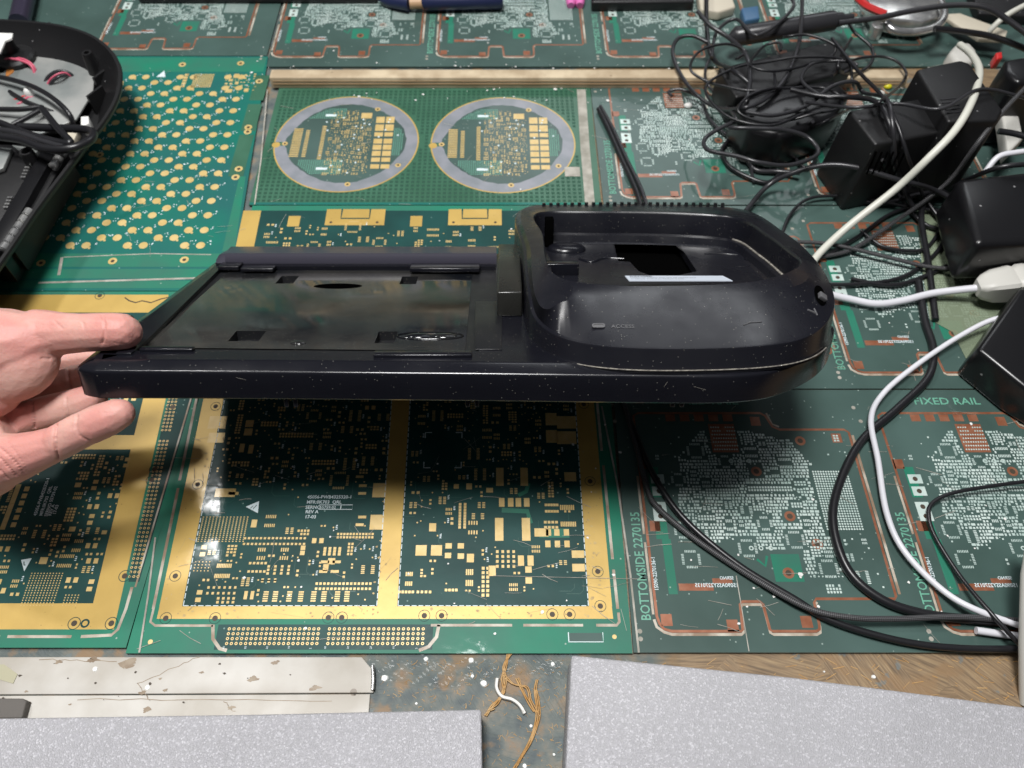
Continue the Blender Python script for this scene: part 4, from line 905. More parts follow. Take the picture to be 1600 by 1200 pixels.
# latch bars around the tray
for (u0,v0,u1,v1,hh) in ((583,549,738,556,1.6),(640,413,750,421,1.8),(340,411,380,418,1.8),(375,414,432,420,1.2),(217,542,305,547,1.6),(180,540,218,552,1.2)):
    a, b = D(u0,v1,1), D(u1,v0,1); m = MB(); m.loft([[G(p,n) for p in (Vector((a.x,a.y)),Vector((b.x,a.y)),Vector((b.x,b.y)),Vector((a.x,b.y)))] for n in (-1.0,hh)]); m.build('edge_bar', M['black'], dev, bevel=.6)
# dusty strip right of the plate
m = MB(); a, b = D(741,545,0), D(776,470,0)
m.loft([[G(p,n) for p in (Vector((D(742,548).x,D(742,547).y)),Vector((D(785,568).x,D(742,547).y)),Vector((D(785,500).x,b.y-2)),Vector((D(742,480).x,b.y-2)))] for n in (.05,.5)]); m.build('side_ledge', M['black_dusty'], dev, bevel=.3)
# rear lip
def lipring(u): 
    prof = [(D(771,413,0).y,0),(D(771,411,1).y,1.0),(D(771,398,6).y,6.0),(D(771,396,6.8).y,6.9),(D(771,392,6.5).y,6.5),(back_w+1,3),(back_w+1.5,-8)]
    return [G((u,w),n) for w,n in prof]
uL, uR = D(336,405,3).x, D(776,405,3).x
m = MB(); m.loft([lipring(uL+6)[:1]*0+[p for p in lipring(uL+7)], lipring(uR)]); 
l0 = lipring(uL+7); l1 = [p + Vector((-4,0,0)) - ND*1.0*(i in (2,3,4)) for i,p in enumerate(l0)]; l2 = [p + Vector((-6.5,0,0)) - ND*(4.5 if i in (2,3,4) else 0) for i,p in enumerate(l0)]
m.loft([l2,l1,l0], True, False); m.build('rear_lip', M['slate'], dev, smooth=50)
# hinge block
m = MB(); n = 14; q = [D(777,456,n), D(816,456,n), D(812,381,n), D(779,381,n)]
m.loft([[G(p,n_) for p in q] for n_ in (0, n)]); m.build('hinge_block', M['block'], dev, bevel=1.0)
# hub : rings with matching points
R1 = [(813,327,26),(930,319,26),(1060,320,26),(1166,328,26),(1226,362,25.5),(1268,397,24.5),(1297,440,21),(1303,482,14.5),(1268,522,11),(1180,540,10),(1000,543,10),(890,530,10.2),(838,500,11.5),(824,455,18),(818,392,24)]
R2 = [(820,325,28),(930,322,28),(1060,323,28),(1160,332,28),(1212,365,28),(1250,397,27.5),(1266,420,27),(1256,441,26.2),(1218,452,25.5),(1150,458,25),(1000,463,24.4),(893,468,23.6),(852,483,20),(834,452,24.5),(829,390,27.5)]
R3 = [(838,333,28.4),(930,330,28.6),(1060,332,28.6),(1152,340,28.4),(1196,363,28.4),(1233,390,28.4),(1251,405,28.2),(1247,417,28),(1213,432,27.6),(1150,443,27.4),(1000,447,27.2),(905,441,27.2),(866,428,27.4),(852,404,27.8),(847,366,28.2)]
def smoothring(R, seg_=8, extra=0.0, dn=0.0):
    c = crom([Vector((*D(u,v,n_), n_)) for u,v,n_ in R], seg_, True)
    uw = inset([Vector((p.x,p.y)) for p in c], extra); return [(p, q.z+dn) for p, q in zip(uw, c)]
def toG(r): return [G(p, n_) for p, n_ in r]
m = MB()
r1 = smoothring(R1); bot = [(p, -2.0) for p, _ in smoothring(R1, extra=-1.6)]; bot2 = [(p, 1.5) for p, _ in smoothring(R1, extra=-.5)]
ledge = [(p, 14.0) for p, _ in smoothring(R3, extra=1.6)]; ledge2 = [(p, 13.2) for p, _ in smoothring(R3, extra=5.0)]; wall2 = [(p, 9.0) for p, _ in smoothring(R3, extra=6.2)]; fl_ = [(p, 8.0) for p,_ in smoothring(R3, extra=8.0)]
m.loft([toG(bot), toG(bot2), toG([(p, n_-1.4) for p, n_ in smoothring(R1, extra=-.1)]), toG([(p, n_-.5) for p,n_ in smoothring(R1, extra=.15)]), toG([(p, n_-.1) for p,n_ in smoothring(R1, extra=.9)]), toG(smoothring(R1, extra=1.6, dn=.2)), toG(smoothring(R2)), toG(smoothring(R3)), toG(smoothring(R3, extra=.5, dn=-.5)), toG(smoothring(R3, extra=.9, dn=-1.8)), toG(ledge), toG(ledge2), toG(wall2), toG(fl_)], False, False)
holepx = [(952,366),(1052,366),(1070,395),(1089,424),(1060,430),(1015,430),(998,424),(984,409),(966,408)]
hole = [D(u,v,8) for u,v in holepx]
fill_with_holes(m, [p for p,_ in fl_], [hole], 8.0)
m.loft([[G(p,8) for p in hole],[G(p,3) for p in hole]], False, False)
hub_tree = BVHTree.FromPolygons([Vector(v) for v in m.v], m.f)
hub = m.build('disc_housing', M['satin'], dev, smooth=28)
m = MB(); m.loft([[G(p,.4) for p in inset(hole,-6)],[G(p,.6) for p in inset(hole,-6)]]); m.build('opening_shade', M['void'], dev)  # pure black sheet below the hole stands in for its dark depth
# dust line round the foot of the housing
m = MB(); c = [(p) for p,_ in smoothring(R1, extra=-2.0)]
m.tube([G(p,-.35) for p in c[60:105]], .3, 6); m.build('dust_line', M['dust'], hub, smooth=60)
m = MB(); c = [p for p,_ in smoothring(R3, extra=1.9)]; m.tube([G(p,14.1) for p in c[24:46]], .7, 6); m.build('dust_line', M['dust'], hub, smooth=60)
# ribs along the back rim
m = MB(); a, b = D(850,321,28), D(1130,321,28)
for k in range(26):
    x = a.x+(b.x-a.x)*k/25; v_ = 321 - 1.5*sin(pi*k/25); w = D(990,v_,28).y; m.loft([[G((x+1.3*cos(t*pi/4), w+1.5+1.6*sin(t*pi/4)), n_) for t in range(8)] for n_ in (24,29.3)])
m.build('grip_ribs', M['black_dusty'], hub, smooth=50)
# shaded notches, put in as black boxes, and swells of the disc well
for (u,v0,v1,wd_) in ((858,337,372,14),(1156,340,372,18)):
    a = D(u,v1,14); m = MB(); m.loft([[G((a.x+dx,a.y+dy),n_) for dx,dy in ((-wd_*.2,-2),(wd_*.2,-2),(wd_*.2,7),(-wd_*.2,7))] for n_ in (8.5,27.0)]); m.build('notch_shade', M['void'], hub, bevel=.5)
for (u,v) in ((915,368),(1086,367),(1195,405),(885,388)):
    c_ = D(u,v,9); m = MB(); rings = []
    for t in range(7):
        a = t/6*pi/2; rr_ = 4+9*cos(a); rings.append([G(c_+Vector((rr_*cos(k*pi/12), rr_*.8*sin(k*pi/12))), 7.9+4.5*sin(a)) for k in range(24)])
    m.loft(rings, False, True); m.build('floor_swell', M['black'], hub, smooth=50)
m = MB(); arc = [D(1128,407,8)+Vector((22*cos(t), 16*sin(t))) for t in [k*pi/20-1.4 for k in range(22)]]; m.tube([G(p,8) for p in arc], .6, 6); m.build('floor_bead', M['black'], hub, smooth=60)
m = MB(); arc = [D(905,405,8), D(925,410,8), D(945,404,8), D(975,405,8)]; m.tube([G(p,8) for p in crom(arc,6)], 1.0, 6); m.build('floor_bead', M['black'], hub, smooth=60)
m = MB(); a = D(878,428,9); m.box((0,0,0),(1,1,1)) if False else m.loft([[G((a.x+dx,a.y+dy),n_) for dx,dy in ((-11,0),(10,0),(10,8),(-11,8))] for n_ in (7.5,15)]); m.build('floor_stop', M['black'], hub, bevel=.6)
m = MB(); a = D(1075,436,14)
# warning label
lab = [D(989,446,15), D(1151,445,15), D(1140,433,15), D(984,433,15)]; w0, w1 = lab[0].y, lab[3].y
lx0 = D(986,441,15).x; lx1 = D(1150,441,15).x; w1 = D(1060,431,14).y; w0 = w1 - 9.5
m = MB(); m.loft([[G(p,n_) for p in (Vector((lx0,w0)),Vector((lx1,w0)),Vector((lx1-3,w1)),Vector((lx0-1,w1)))] for n_ in (13.6,14.1)]); lb = m.build('warning_label', M['label'], dev)
MD = Matrix(((1,0,0,0),(0,WD.y,ND.y,0),(0,WD.z,ND.z,0),(0,0,0,1)))
def dtext(x, w, n_, sx=1, sy=1, rot=0): return Matrix.Translation(G((x,w),n_)) @ MD @ Matrix.Rotation(rot,4,'Z') @ Matrix.Diagonal((sx,sy,1,1))
m = MB(); m.text('DANGER', 2.1, dtext(lx0+1.5, w1-2.3, 14.16, 1.5, 1), bold=.06)
for k, t in enumerate(('Invisible laser radiation when open and interlock failed', 'or defeated. Avoid direct exposure to beam.')): m.text(t, 1.7, dtext(lx0+1.5, w1-4.6-k*2.2, 14.16, .98, 1))
m.build('label_print', M['label_ink'], lb)
# ACCESS lettering with lamp window, on the sloping facet : facet plane between R1 front and R2 front
fa = smoothring(R1, extra=1.6, dn=.2); fb = smoothring(R2)
def facet(u, v):
    O = Vector((0,0,H)); loc_, nn, _, _ = hub_tree.ray_cast(O, ray(u,v).normalized())
    if nn.dot(O-loc_) < 0: nn = -nn
    return loc_, nn
p1, nn = facet(955,513); p2, _ = facet(992,513); ex_ = (p2-p1).normalized(); ey = nn.cross(ex_)
FM = Matrix(((ex_.x,ey.x,nn.x,p1.x+nn.x*.35),(ex_.y,ey.y,nn.y,p1.y+nn.y*.35),(ex_.z,ey.z,nn.z,p1.z+nn.z*.35),(0,0,0,1)))
m = MB(); m.text('ACCESS', 2.9, FM @ Matrix.Diagonal((1.06,1,1,1)), bold=.02); m.build('lettering', M['emboss'], hub)
p3, _ = facet(935,510)
def rr_rect(cx_, cy_, a, b, r): 
    o = []
    for (sx,sy,a0) in ((1,1,0),(-1,1,pi/2),(-1,-1,pi),(1,-1,1.5*pi)):
        for k in range(5): t = a0+k*pi/8; o.append((cx_+sx*(a-r)+r*cos(t), cy_+sy*(b-r)+r*sin(t)))
    return o
FM3 = FM.copy(); FM3.translation = p3 + nn*.3
m = MB(); o_ = rr_rect(0,0,3.0,1.3,1.0); i_ = rr_rect(0,0,2.4,.8,.7)
m.loft([[FM3 @ Vector((x,y,0)) for x,y in o_],[FM3 @ Vector((x,y,.5)) for x,y in o_],[FM3 @ Vector((x,y,.5)) for x,y in i_],[FM3 @ Vector((x,y,.2)) for x,y in i_]]); m.build('lamp_window', M['emboss'], hub, smooth=30)
# socket notch on the right shoulder, its dark hole put in as a black patch
pc = G(D(1278,462,21),22); m = MB()
tt = [Vector((9*cos(k*pi/9), 0, 0))+WD*15*sin(k*pi/9) for k in range(18)]
nrm = (ND*.75+Vector((.5,0,0))-WD*.35).normalized(); e1 = nrm.cross(WD).normalized(); e2 = nrm.cross(e1)
def patch(c0, r1_, r2_, h0, h1, k_=18): return [[c0 + e1*r1_*f_*cos(k*2*pi/k_) + e2*r2_*f_*sin(k*2*pi/k_) + nrm*h for k in range(k_)] for f_, h in ((1,h0),(.8,h1))]
pc, nrm = facet(1281,462); e1 = nrm.cross(WD).normalized(); e2 = nrm.cross(e1)
m.loft(patch(pc, 4.5, 9, -3, .6)); m.build('socket', M['void'], hub, smooth=40)
m = MB(); m.box((-2.2,-1.5,-1),(2.2,2.5,1.2), Matrix((e1,e2,nrm)).transposed(), pc+nrm*.6-WD*2); m.build('socket_tab', M['emboss'], hub, bevel=.4)
m = MB(); m.tube([facet(1262,484)[0], facet(1276,490)[0]], .5, 6); m.tube([facet(1272,482)[0], facet(1277,493)[0]], .4, 6); m.build('paint_chip', M['emboss'], hub)
# pegs below
for u in (455, 738, 1058):
    a = D(u, 628, -20); m = MB()
    for dx in (-2.2, 2.2): m.box((-1.1,-1.4,-5),(1.1,1.4,0.5), Matrix(((1,0,0),(0,WD.y,ND.y),(0,WD.z,ND.z))), G((a.x+dx, front_w+6.5), -17.4))
    m.build('underside_peg', M['black'], dev, bevel=.4)
# scratches / scuffs
m = MB()
for pp in (((1162,508),(1172,504),(1190,503)),):
    m.tube([facet(*q)[0]+nn*.12 for q in pp], .25, 5)
m.build('scuff', M['emboss'], hub)
m = MB(); f_ = lambda u,v: G(Vector((D(u,v,-3).x, frontw(D(u,v,-3).x)-.15)), -4-(v-587)/3.0)
m.tube([f_(1092,599), f_(1115,604)], .06, 5); m.tube([f_(1046,592), f_(1045,600)], .05, 5); m.tube([f_(360,592), f_(372,596)], .05, 5); m.build('scratch', M['dust'], base)

# ------------------------------------------------------------------ hand
def hand():
    bm = bmesh.new()
    def cap(pts):
        pts = [(W(u,v,z), r) for u,v,z,r in pts]
        for i in range(len(pts)-1):
            (a, ra), (b, rb) = pts[i], pts[i+1]; n = max(2, int((b-a).length/1.6))
            for k in range(n+1):
                t = k/n; c = a.lerp(b, t); r = ra+(rb-ra)*t
                bmesh.ops.create_icosphere(bm, subdivisions=2, radius=r, matrix=Matrix.Translation(c))
    def ell(u, v, z, rx, ry, rz, rot=0):
        bmesh.ops.create_icosphere(bm, subdivisions=3, radius=1, matrix=Matrix.Translation(W(u,v,z)) @ Matrix.Rotation(-TH+pi/2,4,'X') @ Matrix.Rotation(rot,4,'Z') @ Matrix.Diagonal((rx,ry,rz,1)))
    # thumb
    cap([(60,524,374,13.2),(95,521,372,10.6),(128,520,370,9.7),(150,519,369,9.6),(178,518,368,9.4),(190,518,368,9.0),(195,519,369,8.4)])
    # thenar mass and wrist side
    cap([(-120,560,380,25),(-50,552,376,24),(0,545,372,20.5),(40,537,372,15.5),(62,530,373,13.2)])
    ell(8, 566, 372, 26, 20.5, 15, .15); ell(-40, 590, 374, 26, 22, 15)
    cap([(-140,640,385,26),(-60,690,380,26),(-25,725,372,18)])
    # palm deep between
    cap([(-110,650,405,20),(-20,650,410,20),(20,640,414,15),(50,590,422,14)])
    # front finger
    cap([(-60,716,376,18),(-5,722,370,14.5),(30,714,367,11.6),(60,704,365,9.8),(84,695,364,8.8),(88,693,364,8.5),(96,689,363,8.9),(122,675,362,8.9),(134,669,362,8.7),(150,662,361,8.9),(170,654,360,8.4),(182,648,360,7.7),(188,646,360,6.9)])
    # second
    cap([(-30,672,394,14),(20,660,390,10.2),(50,650,389,9.0),(55,649,389,8.4),(64,647,389,9.0),(100,638,388,8.8),(128,630,387,8.4),(145,622,387,7.4)])
    # third
    cap([(-20,640,406,13),(30,622,407,10.0),(62,612,406,9.2),(100,602,405,9.3),(106,600,405,8.7),(114,598,405,9.2),(140,590,405,8.6),(150,588,405,7.6)])
    # fourth, mostly hidden
    cap([(10,600,420,15),(60,575,420,12.5),(110,566,423,9.2),(160,556,424,8.4),(185,550,425,7.2)])
    me = bpy.data.meshes.new('person'); bm.to_mesh(me); bm.free()
    for p in me.vertices: p.co = p.co*MM
    o = bpy.data.objects.new('person', me); C.objects.link(o)
    rm = o.modifiers.new('r','REMESH'); rm.mode = 'VOXEL'; rm.voxel_size = 0.0006; rm.use_smooth_shade = True
    s1 = o.modifiers.new('s','SMOOTH'); s1.factor = .5; s1.iterations = 12
    dg = bpy.context.evaluated_depsgraph_get(); dg.update()
    me2 = bpy.data.meshes.new_from_object(o.evaluated_get(dg)); o.modifiers.clear(); o.data = me2; me2.name = 'person'
    # creases: thin grooves pressed into the skin
    cre = []
    def crease(pts, depth, width): cre.append(([(W(u,v,z)*MM) for u,v,z in crom(pts, 6)] if False else [W(*p)*MM for p in crom([Vector(q) for q in pts],6)], depth*MM, width*MM))
    crease([(87,664,357),(85,680,355),(87,700,355),(91,716,357)], 1.2, 1.3)
    crease([(120,650,356),(119,666,354),(124,680,353),(139,689,355)], .5, 1.2)
    crease([(52,628,381),(52,645,380),(54,668,382)], .7, 1.2); crease([(103,622,380),(104,640,379),(109,655,381)], .5, 1.2)
    crease([(105,574,396),(107,590,394),(110,606,395),(112,620,396)], .7, 1.2)
    crease([(160,494,362),(163,505,359),(163,520,358),(160,536,360)], .5, 1.2); crease([(124,500,362),(130,505,360),(131,512,360)], .25, 1.0); crease([(84,500,364),(90,506,362),(97,513,361)], .25, 1.0)
    crease([(0,716,352),(18,735,352),(34,752,354)], .6, 1.1); crease([(0,700,353),(24,722,352),(40,745,354)], .55, 1.1); crease([(0,735,352),(14,750,353),(22,765,354)], .55, 1.1); crease([(10,690,356),(28,712,355),(43,738,356)],.25,1.0)
    crease([(66,560,360),(84,560,360),(94,550,360)], .4, 1.5)
    co = np.empty(len(me2.vertices)*3); me2.vertices.foreach_get('co', co); co = co.reshape(-1,3); nr = np.empty(len(me2.vertices)*3); me2.vertices.foreach_get('normal', nr); nr = nr.reshape(-1,3)
    camv = np.array([0,0,H*MM]); 
    for line, dep, wid in cre:
        # distance measured across the line of sight so that the groove meets the skin
        Lc = np.array([list(p) for p in line]); dirs = Lc-camv; dn_ = dirs/np.linalg.norm(dirs,axis=1)[:,None]
        best = np.full(len(co), 1e9)
        for a_, d_ in zip(Lc, dn_):
            rel = co-a_; al = rel@d_; per = np.linalg.norm(rel-al[:,None]*d_, axis=1); per[np.abs(al) > .009] = 1e9; best = np.minimum(best, per)
        facing = ((camv-co)*nr).sum(1) > 0
        co -= nr*(dep*1.5*np.exp(-(best/(wid*.42))**2)*facing)[:,None]
    me2.vertices.foreach_set('co', co.reshape(-1)); me2.update()
    me2.materials.clear(); me2.materials.append(M['skin']); me2.shade_smooth()
    tag(o, 'bare left hand gripping the black device by its left corner, thumb on top', 'person')
    # thumb nail, seen almost edge-on along the upper side
    c0 = W(186, 499, 367); m = MB(); rings = []
    ax = (W(200,500,368)-W(175,500,367)).normalized(); upv = (W(186,490,371)-W(186,518,368)).normalized(); sd = ax.cross(upv)
    c0 = W(188,518,368)
    for i in range(8):
        t = i/7; wv = .62*sqrt(max(0,1-(abs(t-.45)*1.75)**4))+.05; rr_ = 8.35 - 1.4*max(0,t-.55)
        rings.append([c0+ax*(-7+t*13)+ (upv*cos(a)+sd*sin(a))*rr_ for a in [(-1+2*k/10)*wv+.15 for k in range(11)]])
    m.loft(rings, False, False, closed=False); m.build('thumbnail', M['nail'], o, smooth=80)
hand()

# ------------------------------------------------------------------ cables
CG = 'loose cables on the bench'
def cable(label, pxs, r, material='cable', cat='cable', braid=False, plug=None):
    pxs = [(p[0], p[1], max(p[2], 38) if (1132 < p[0] < 1322 and 70 < p[1] < 198) else p[2]) for p in pxs]
    pts = crom([T(p[0],p[1],p[2]) for p in pxs], 10); base_ = pts[0]
    R_ = thing('braided_cable' if braid else 'cable', label, cat, (base_.x,base_.y,0), CG)
    m = MB(); m.tube(pts, r, 12); o = m.build('sleeve', M['braid'] if braid else M[material], R_, smooth=80)
    if braid:
        me = o.data; uv = me.uv_layers.new(name='UVMap'); acc = [0.0]
        for i in range(1,len(pts)): acc.append(acc[-1]+(pts[i]-pts[i-1]).length)
        nv = len(pts)*12
        for poly in me.polygons:
            ks = [(me.loops[li].vertex_index) for li in poly.loop_indices]; angs = [k % 12 for k in ks]; wrap = (0 in angs and 11 in angs)
            for li in poly.loop_indices:
                k = me.loops[li].vertex_index; ring_, a = divmod(k, 12); 
                if ring_ >= len(pts): continue
                aa = 12 if (wrap and a == 0) else a
                L_ = acc[ring_]/(r*0.62); uv.data[li].uv = (L_+aa, L_-aa)
    if plug:
        for (i, s_, rr_, ln, mt) in plug:
            p = pts[i]; d = (pts[i]-pts[i-1 if i > 0 else 1]).normalized() if i != 0 else (pts[0]-pts[1]).normalized(); m = MB(); m.tube([p-d*1,p,p+d*ln*.7,p+d*ln], rr_, 10, rs=[rr_*.7,rr_,rr_,rr_*.85]); m.build('plug', M[mt], R_, smooth=50)
    return R_
cable('braided black cable sweeping from under the device across the front right board', [(975,630,4),(992,690,3),(1012,765,3),(1030,795,3),(1090,845,3),(1180,905,3),(1262,950,5),(1330,965,7),(1400,967,7),(1500,964,8),(1620,972,8)], 1.6, braid=True)
cable('smooth black cable running close beside the braided cable at front right', [(962,600,3),(985,660,3),(1020,740,3),(1068,810,3),(1150,880,3),(1240,935,3),(1300,970,3),(1400,1000,3),(1500,1013,3),(1640,1014,3)], 1.9)
cable('thick black cable curving down past the white cord on the right board', [(1435,440,3),(1445,500,3),(1458,545,3),(1450,590,3),(1400,640,3),(1345,690,3),(1310,760,3),(1302,820,3),(1325,890,3),(1375,935,3),(1440,958,3),(1520,968,3),(1640,975,4)], 2.5)
cable('thin white cord bending down over the FIXED RAIL board', [(1620,497,22),(1560,497,14),(1500,525,8),(1430,572,6),(1380,615,6),(1361,655,7),(1372,720,6),(1385,800,5),(1412,860,5),(1470,920,5),(1530,955,9),(1640,992,6)], 1.75, 'white_cable')
cable('thin black cord hooking round on the front right copper board', [(1640,748,8),(1560,758,7),(1490,770,6),(1458,785,4),(1451,805,3),(1462,840,3),(1500,900,5),(1550,960,11),(1600,1015,9),(1640,1060,8)], 1.2)
cable('short white cord ending under the braided cable at right', [(1525,985,3),(1560,990,3),(1640,1000,3)], 2.0, 'white_cable')
cable('flat white cord from the device to the white plug', [(1240,440,18),(1290,458,8),(1330,468,5),(1370,475,5),(1410,470,5),(1460,458,7),(1528,450,14)], 2.6, 'white_cable')
cable('thick cream cord crossing the power adapters diagonally', [(1262,420,6),(1284,392,9),(1330,350,20),(1400,295,40),(1450,248,62),(1495,200,75),(1522,150,75),(1530,110,62),(1518,85,50),(1500,70,40)], 2.7, 'cream_cable')
cable('braided black cable behind the device running to the right adapter', [(1240,378,5),(1285,380,5),(1330,388,6),(1400,405,6),(1460,418,6),(1540,420,8),(1640,415,10)], 1.5, braid=True)
cable('braided black cable slanting up over the cream cord beside the adapters', [(1270,403,3),(1330,390,4),(1400,345,8),(1450,310,14),(1490,275,30),(1530,220,60),(1580,160,70),(1640,100,70)], 1.6, braid=True)
cable('thin black cord arching behind the right end of the device', [(1222,365,3),(1235,335,4),(1260,312,5),(1300,306,5),(1360,312,5),(1430,325,5),(1480,330,5)], 1.2)
cable('black cord lying behind the white plug cord', [(1290,445,3),(1340,444,3),(1400,436,3),(1440,415,3),(1470,385,3),(1490,340,4)], 1.4)
cable('black cord arching over the front adapter towards the cables', [(1165,330,4),(1200,290,10),(1240,270,22),(1290,258,32),(1340,262,36),(1400,280,34),(1460,297,20),(1520,330,8)], 1.9, 'cable_grey')
cable('doubled black cord lying along the copper board left of the tangle', [(935,170,3),(950,200,3),(970,245,3),(995,300,3),(1005,340,3)], 1.9)
cable('second black cord beside the doubled cord left of the tangle', [(938,166,4),(957,200,4),(980,250,3),(1003,298,3),(1015,340,3)], 1.5, 'cable_grey')
cable('charcoal cord making the big loop at the left of the tangle', [(1105,66,20),(1082,56,22),(1060,60,20),(1051,80,16),(1060,110,14),(1085,145,14),(1120,168,16),(1160,169,18),(1195,155,24),(1225,125,30),(1245,80,34),(1252,40,34),(1254,-20,34)], 1.7, 'cable_grey')
cable('charcoal cord curving down through the middle of the tangle', [(1090,18,34),(1110,40,32),(1140,60,30),(1165,85,30),(1172,120,28),(1166,160,24),(1160,200,14),(1164,240,5),(1180,265,3),(1215,268,4),(1250,270,8)], 1.9, 'cable_grey')
cable('black cord dropping from the back edge beside the wooden strip end', [(1104,-20,20),(1104,30,20),(1108,75,18),(1120,98,16),(1145,110,14),(1170,130,8)], 2.0)
cable('thin charcoal cord looping under the wooden strip end', [(1115,85,15),(1103,105,14),(1105,130,10),(1130,160,6),(1150,185,4),(1158,215,3),(1170,250,3),(1178,285,3)], 1.2, 'cable_grey')
cable('thin black cord along the lower left of the tangle', [(1050,150,6),(1045,143,6),(1065,140,8),(1095,155,6),(1108,185,4),(1135,210,4),(1170,225,4),(1215,220,6),(1240,205,10),(1270,190,16)], 1.3, 'cable_grey')
cable('black cord looping in front of the black housings', [(1165,175,26),(1210,180,28),(1260,165,36),(1300,135,44),(1335,128,44),(1350,145,36),(1385,155,68),(1395,200,66),(1398,250,44),(1405,285,20)], 1.6, 'cable_grey')
cable('black cord running over the front adapter top', [(1235,140,44),(1280,150,44),(1330,152,50),(1370,160,66),(1390,195,66),(1396,250,45),(1410,290,20),(1430,330,6)], 1.9)
cable('black cord from the barrel plug over the back of the bench', [(1310,36,28),(1370,28,32),(1430,16,38),(1490,8,44),(1540,12,46),(1580,35,40),(1640,80,30)], 2.4, 'cable_grey')
cable('black cord sagging below the metal bracket', [(1460,45,30),(1510,50,26),(1560,60,22),(1640,92,18)], 2.6)
cable('thin black cord looping round the loose screws', [(1300,118,20),(1330,95,18),(1370,88,16),(1400,95,16),(1416,115,16),(1405,135,14),(1380,155,70),(1365,165,66)], 1.2)
cable('thin black cord falling left of the front adapter', [(1298,20,20),(1320,30,20),(1335,50,20),(1362,75,16),(1360,100,14),(1335,115,14),(1310,108,14),(1318,80,16),(1330,60,18)], 1.4)
cable('thin black cord coiled on the board below the tangle', [(1330,170,8),(1290,190,6),(1250,210,5),(1243,245,4),(1260,262,4),(1275,245,4),(1262,215,4)], 1.3)
cable('black cord standing up at the tangle foot', [(1230,215,14),(1222,240,5),(1222,265,4),(1200,285,3),(1165,275,3),(1138,258,3),(1128,235,3),(1145,212,4)], 1.7)
cable('black cord lying behind the cream cord near the device', [(1290,400,3),(1340,370,3),(1390,335,3),(1440,322,3),(1470,345,3),(1455,380,3),(1430,392,3),(1380,385,3),(1345,360,3)], 1.3)
cable('white cord coming in over the right adapter', [(1540,268,40),(1560,245,48),(1590,238,50),(1640,232,50)], 2.0, 'white_cable')
cable('cream cord at the back right corner', [(1545,50,20),(1565,30,30),(1590,14,34),(1640,-10,36)], 2.4, 'cream_cable')
cable('thin black cord near the top edge over the tangle', [(1215,-20,40),(1240,10,36),(1185,55,34),(1150,30,30),(1120,50,24),(1112,90,18)], 1.5, 'cable_grey')
cable('black cord leaving the right adapter foot', [(1530,300,14),(1500,320,8),(1470,300,10),(1440,330,6),(1452,420,3),(1462,500,3)], 2.2)
cable('black cord going up behind the right adapters', [(1560,205,50),(1590,210,50),(1640,225,50)], 2.2)

rc = random.Random(31)
TL = ('thin black cord looping round the left end of the upper connector housing','charcoal cord loop lying on top of the lower connector housing','thin black cord loop at the bottom of the tangle over the green board','black cord loop at the right end of the tangle by the wooden strip end','wide thin cord loop circling the whole middle of the tangle','small cord loop just below the barrel plug')
TC = ((1150,110,60,38),(1235,160,70,32),(1190,225,75,34),(1325,125,60,36),(1225,135,100,58),(1235,85,62,26))
for q in range(6):
    cu_, cv_, ru, rv = TC[q]; a0 = rc.uniform(0,6.28); z0 = rc.uniform(38,44)
    P__ = [(cu_+ru*(1+.25*sin(2.3*t+q))*cos(a0+t), min(max(cv_+rv*(1+.3*cos(1.7*t+q))*sin(a0+t), 5), 300), z0+4*sin(t*2)) for t in [k*.62 for k in range(rc.choice((7,9,11)))]]
    P__ = [(P__[0][0], P__[0][1], 20)]+P__+[(P__[-1][0]+rc.uniform(-20,20), P__[-1][1]+12, 16)]
    cable(TL[q], P__, rc.choice((1.1,1.3,1.6)), rc.choice(('cable','cable_grey')))
cable('thin black cord draped down over the top and front of the nearest adapter', [(1300,60,44),(1340,110,50),(1378,150,66),(1402,195,66),(1420,250,50),(1440,300,14),(1470,345,4)], 1.4)
cable('thin black cord crossing both large adapters sideways', [(1260,160,44),(1330,168,64),(1400,162,68),(1470,170,78),(1530,140,78),(1590,150,70),(1640,165,60)], 1.3, 'cable_grey')
cable('black cord sagging below both large adapters', [(1320,300,5),(1370,318,4),(1430,305,8),(1490,290,14),(1560,262,48),(1640,255,52)], 1.8)
cable('black cord winding past the braided cable below the satin adapter', [(1380,250,46),(1400,300,8),(1445,350,4),(1500,365,4),(1510,395,4),(1470,420,3),(1400,445,3),(1330,436,3)], 1.5)
# ------------------------------------------------------------------ adapters and other gear at right
def block(name, label, cat, top, zt, zb, matl, taper=0.0, bevel=2.0, group=None, seg_=4):
    P_ = pl(top, zt); c_ = (sum(p[0] for p in P_)/len(P_), sum(p[1] for p in P_)/len(P_), zb); R_ = thing(name, label, cat, c_, group); m = MB(); m.prism(P_, zb, zt, taper); m.build('body', M[matl], R_, bevel=bevel, seg=seg_); return R_
AG = 'black power adapters'
R = block('power_adapter', 'boxy black power adapter with ribbed front, nearest the tangle of cables', 'power adapter', [(1326,172),(1440,153),(1482,204),(1368,226)], 60, .3, 'matte', .10, 2.2, AG)
m = MB(); 
for k in range(6): a = T(1372+k*9, 228, 58); b = T(1352+k*10,285,8); m.tube([a+Vector((0,-1.5,-4)), a+Vector((0,-3.5,-22))], .7, 6)
m.build('vent_ribs', M['void'], R)
m = MB(); m.tube([T(1366,225,60)+Vector((2,1,-1)), T(1432,213,60)+Vector((0,1,-1))], .3, 5); m.build('edge_line', M['cable_grey'], R)  # thin line along the upper front edge, paler than the body
R = block('power_adapter', 'larger matte black power adapter with four vent slots on top, furthest back', 'power adapter', [(1432,108),(1500,93),(1516,98),(1568,172),(1560,188),(1482,190)], 72, .3, 'matte', .06, 2.2, AG)
m = MB()
for k in range(5): a, b = T(1470+k*2.6,156+k*5.2,72.2), T(1493+k*2.6,153.5+k*5.2,72.2); m.tube([a,b], .55, 6)
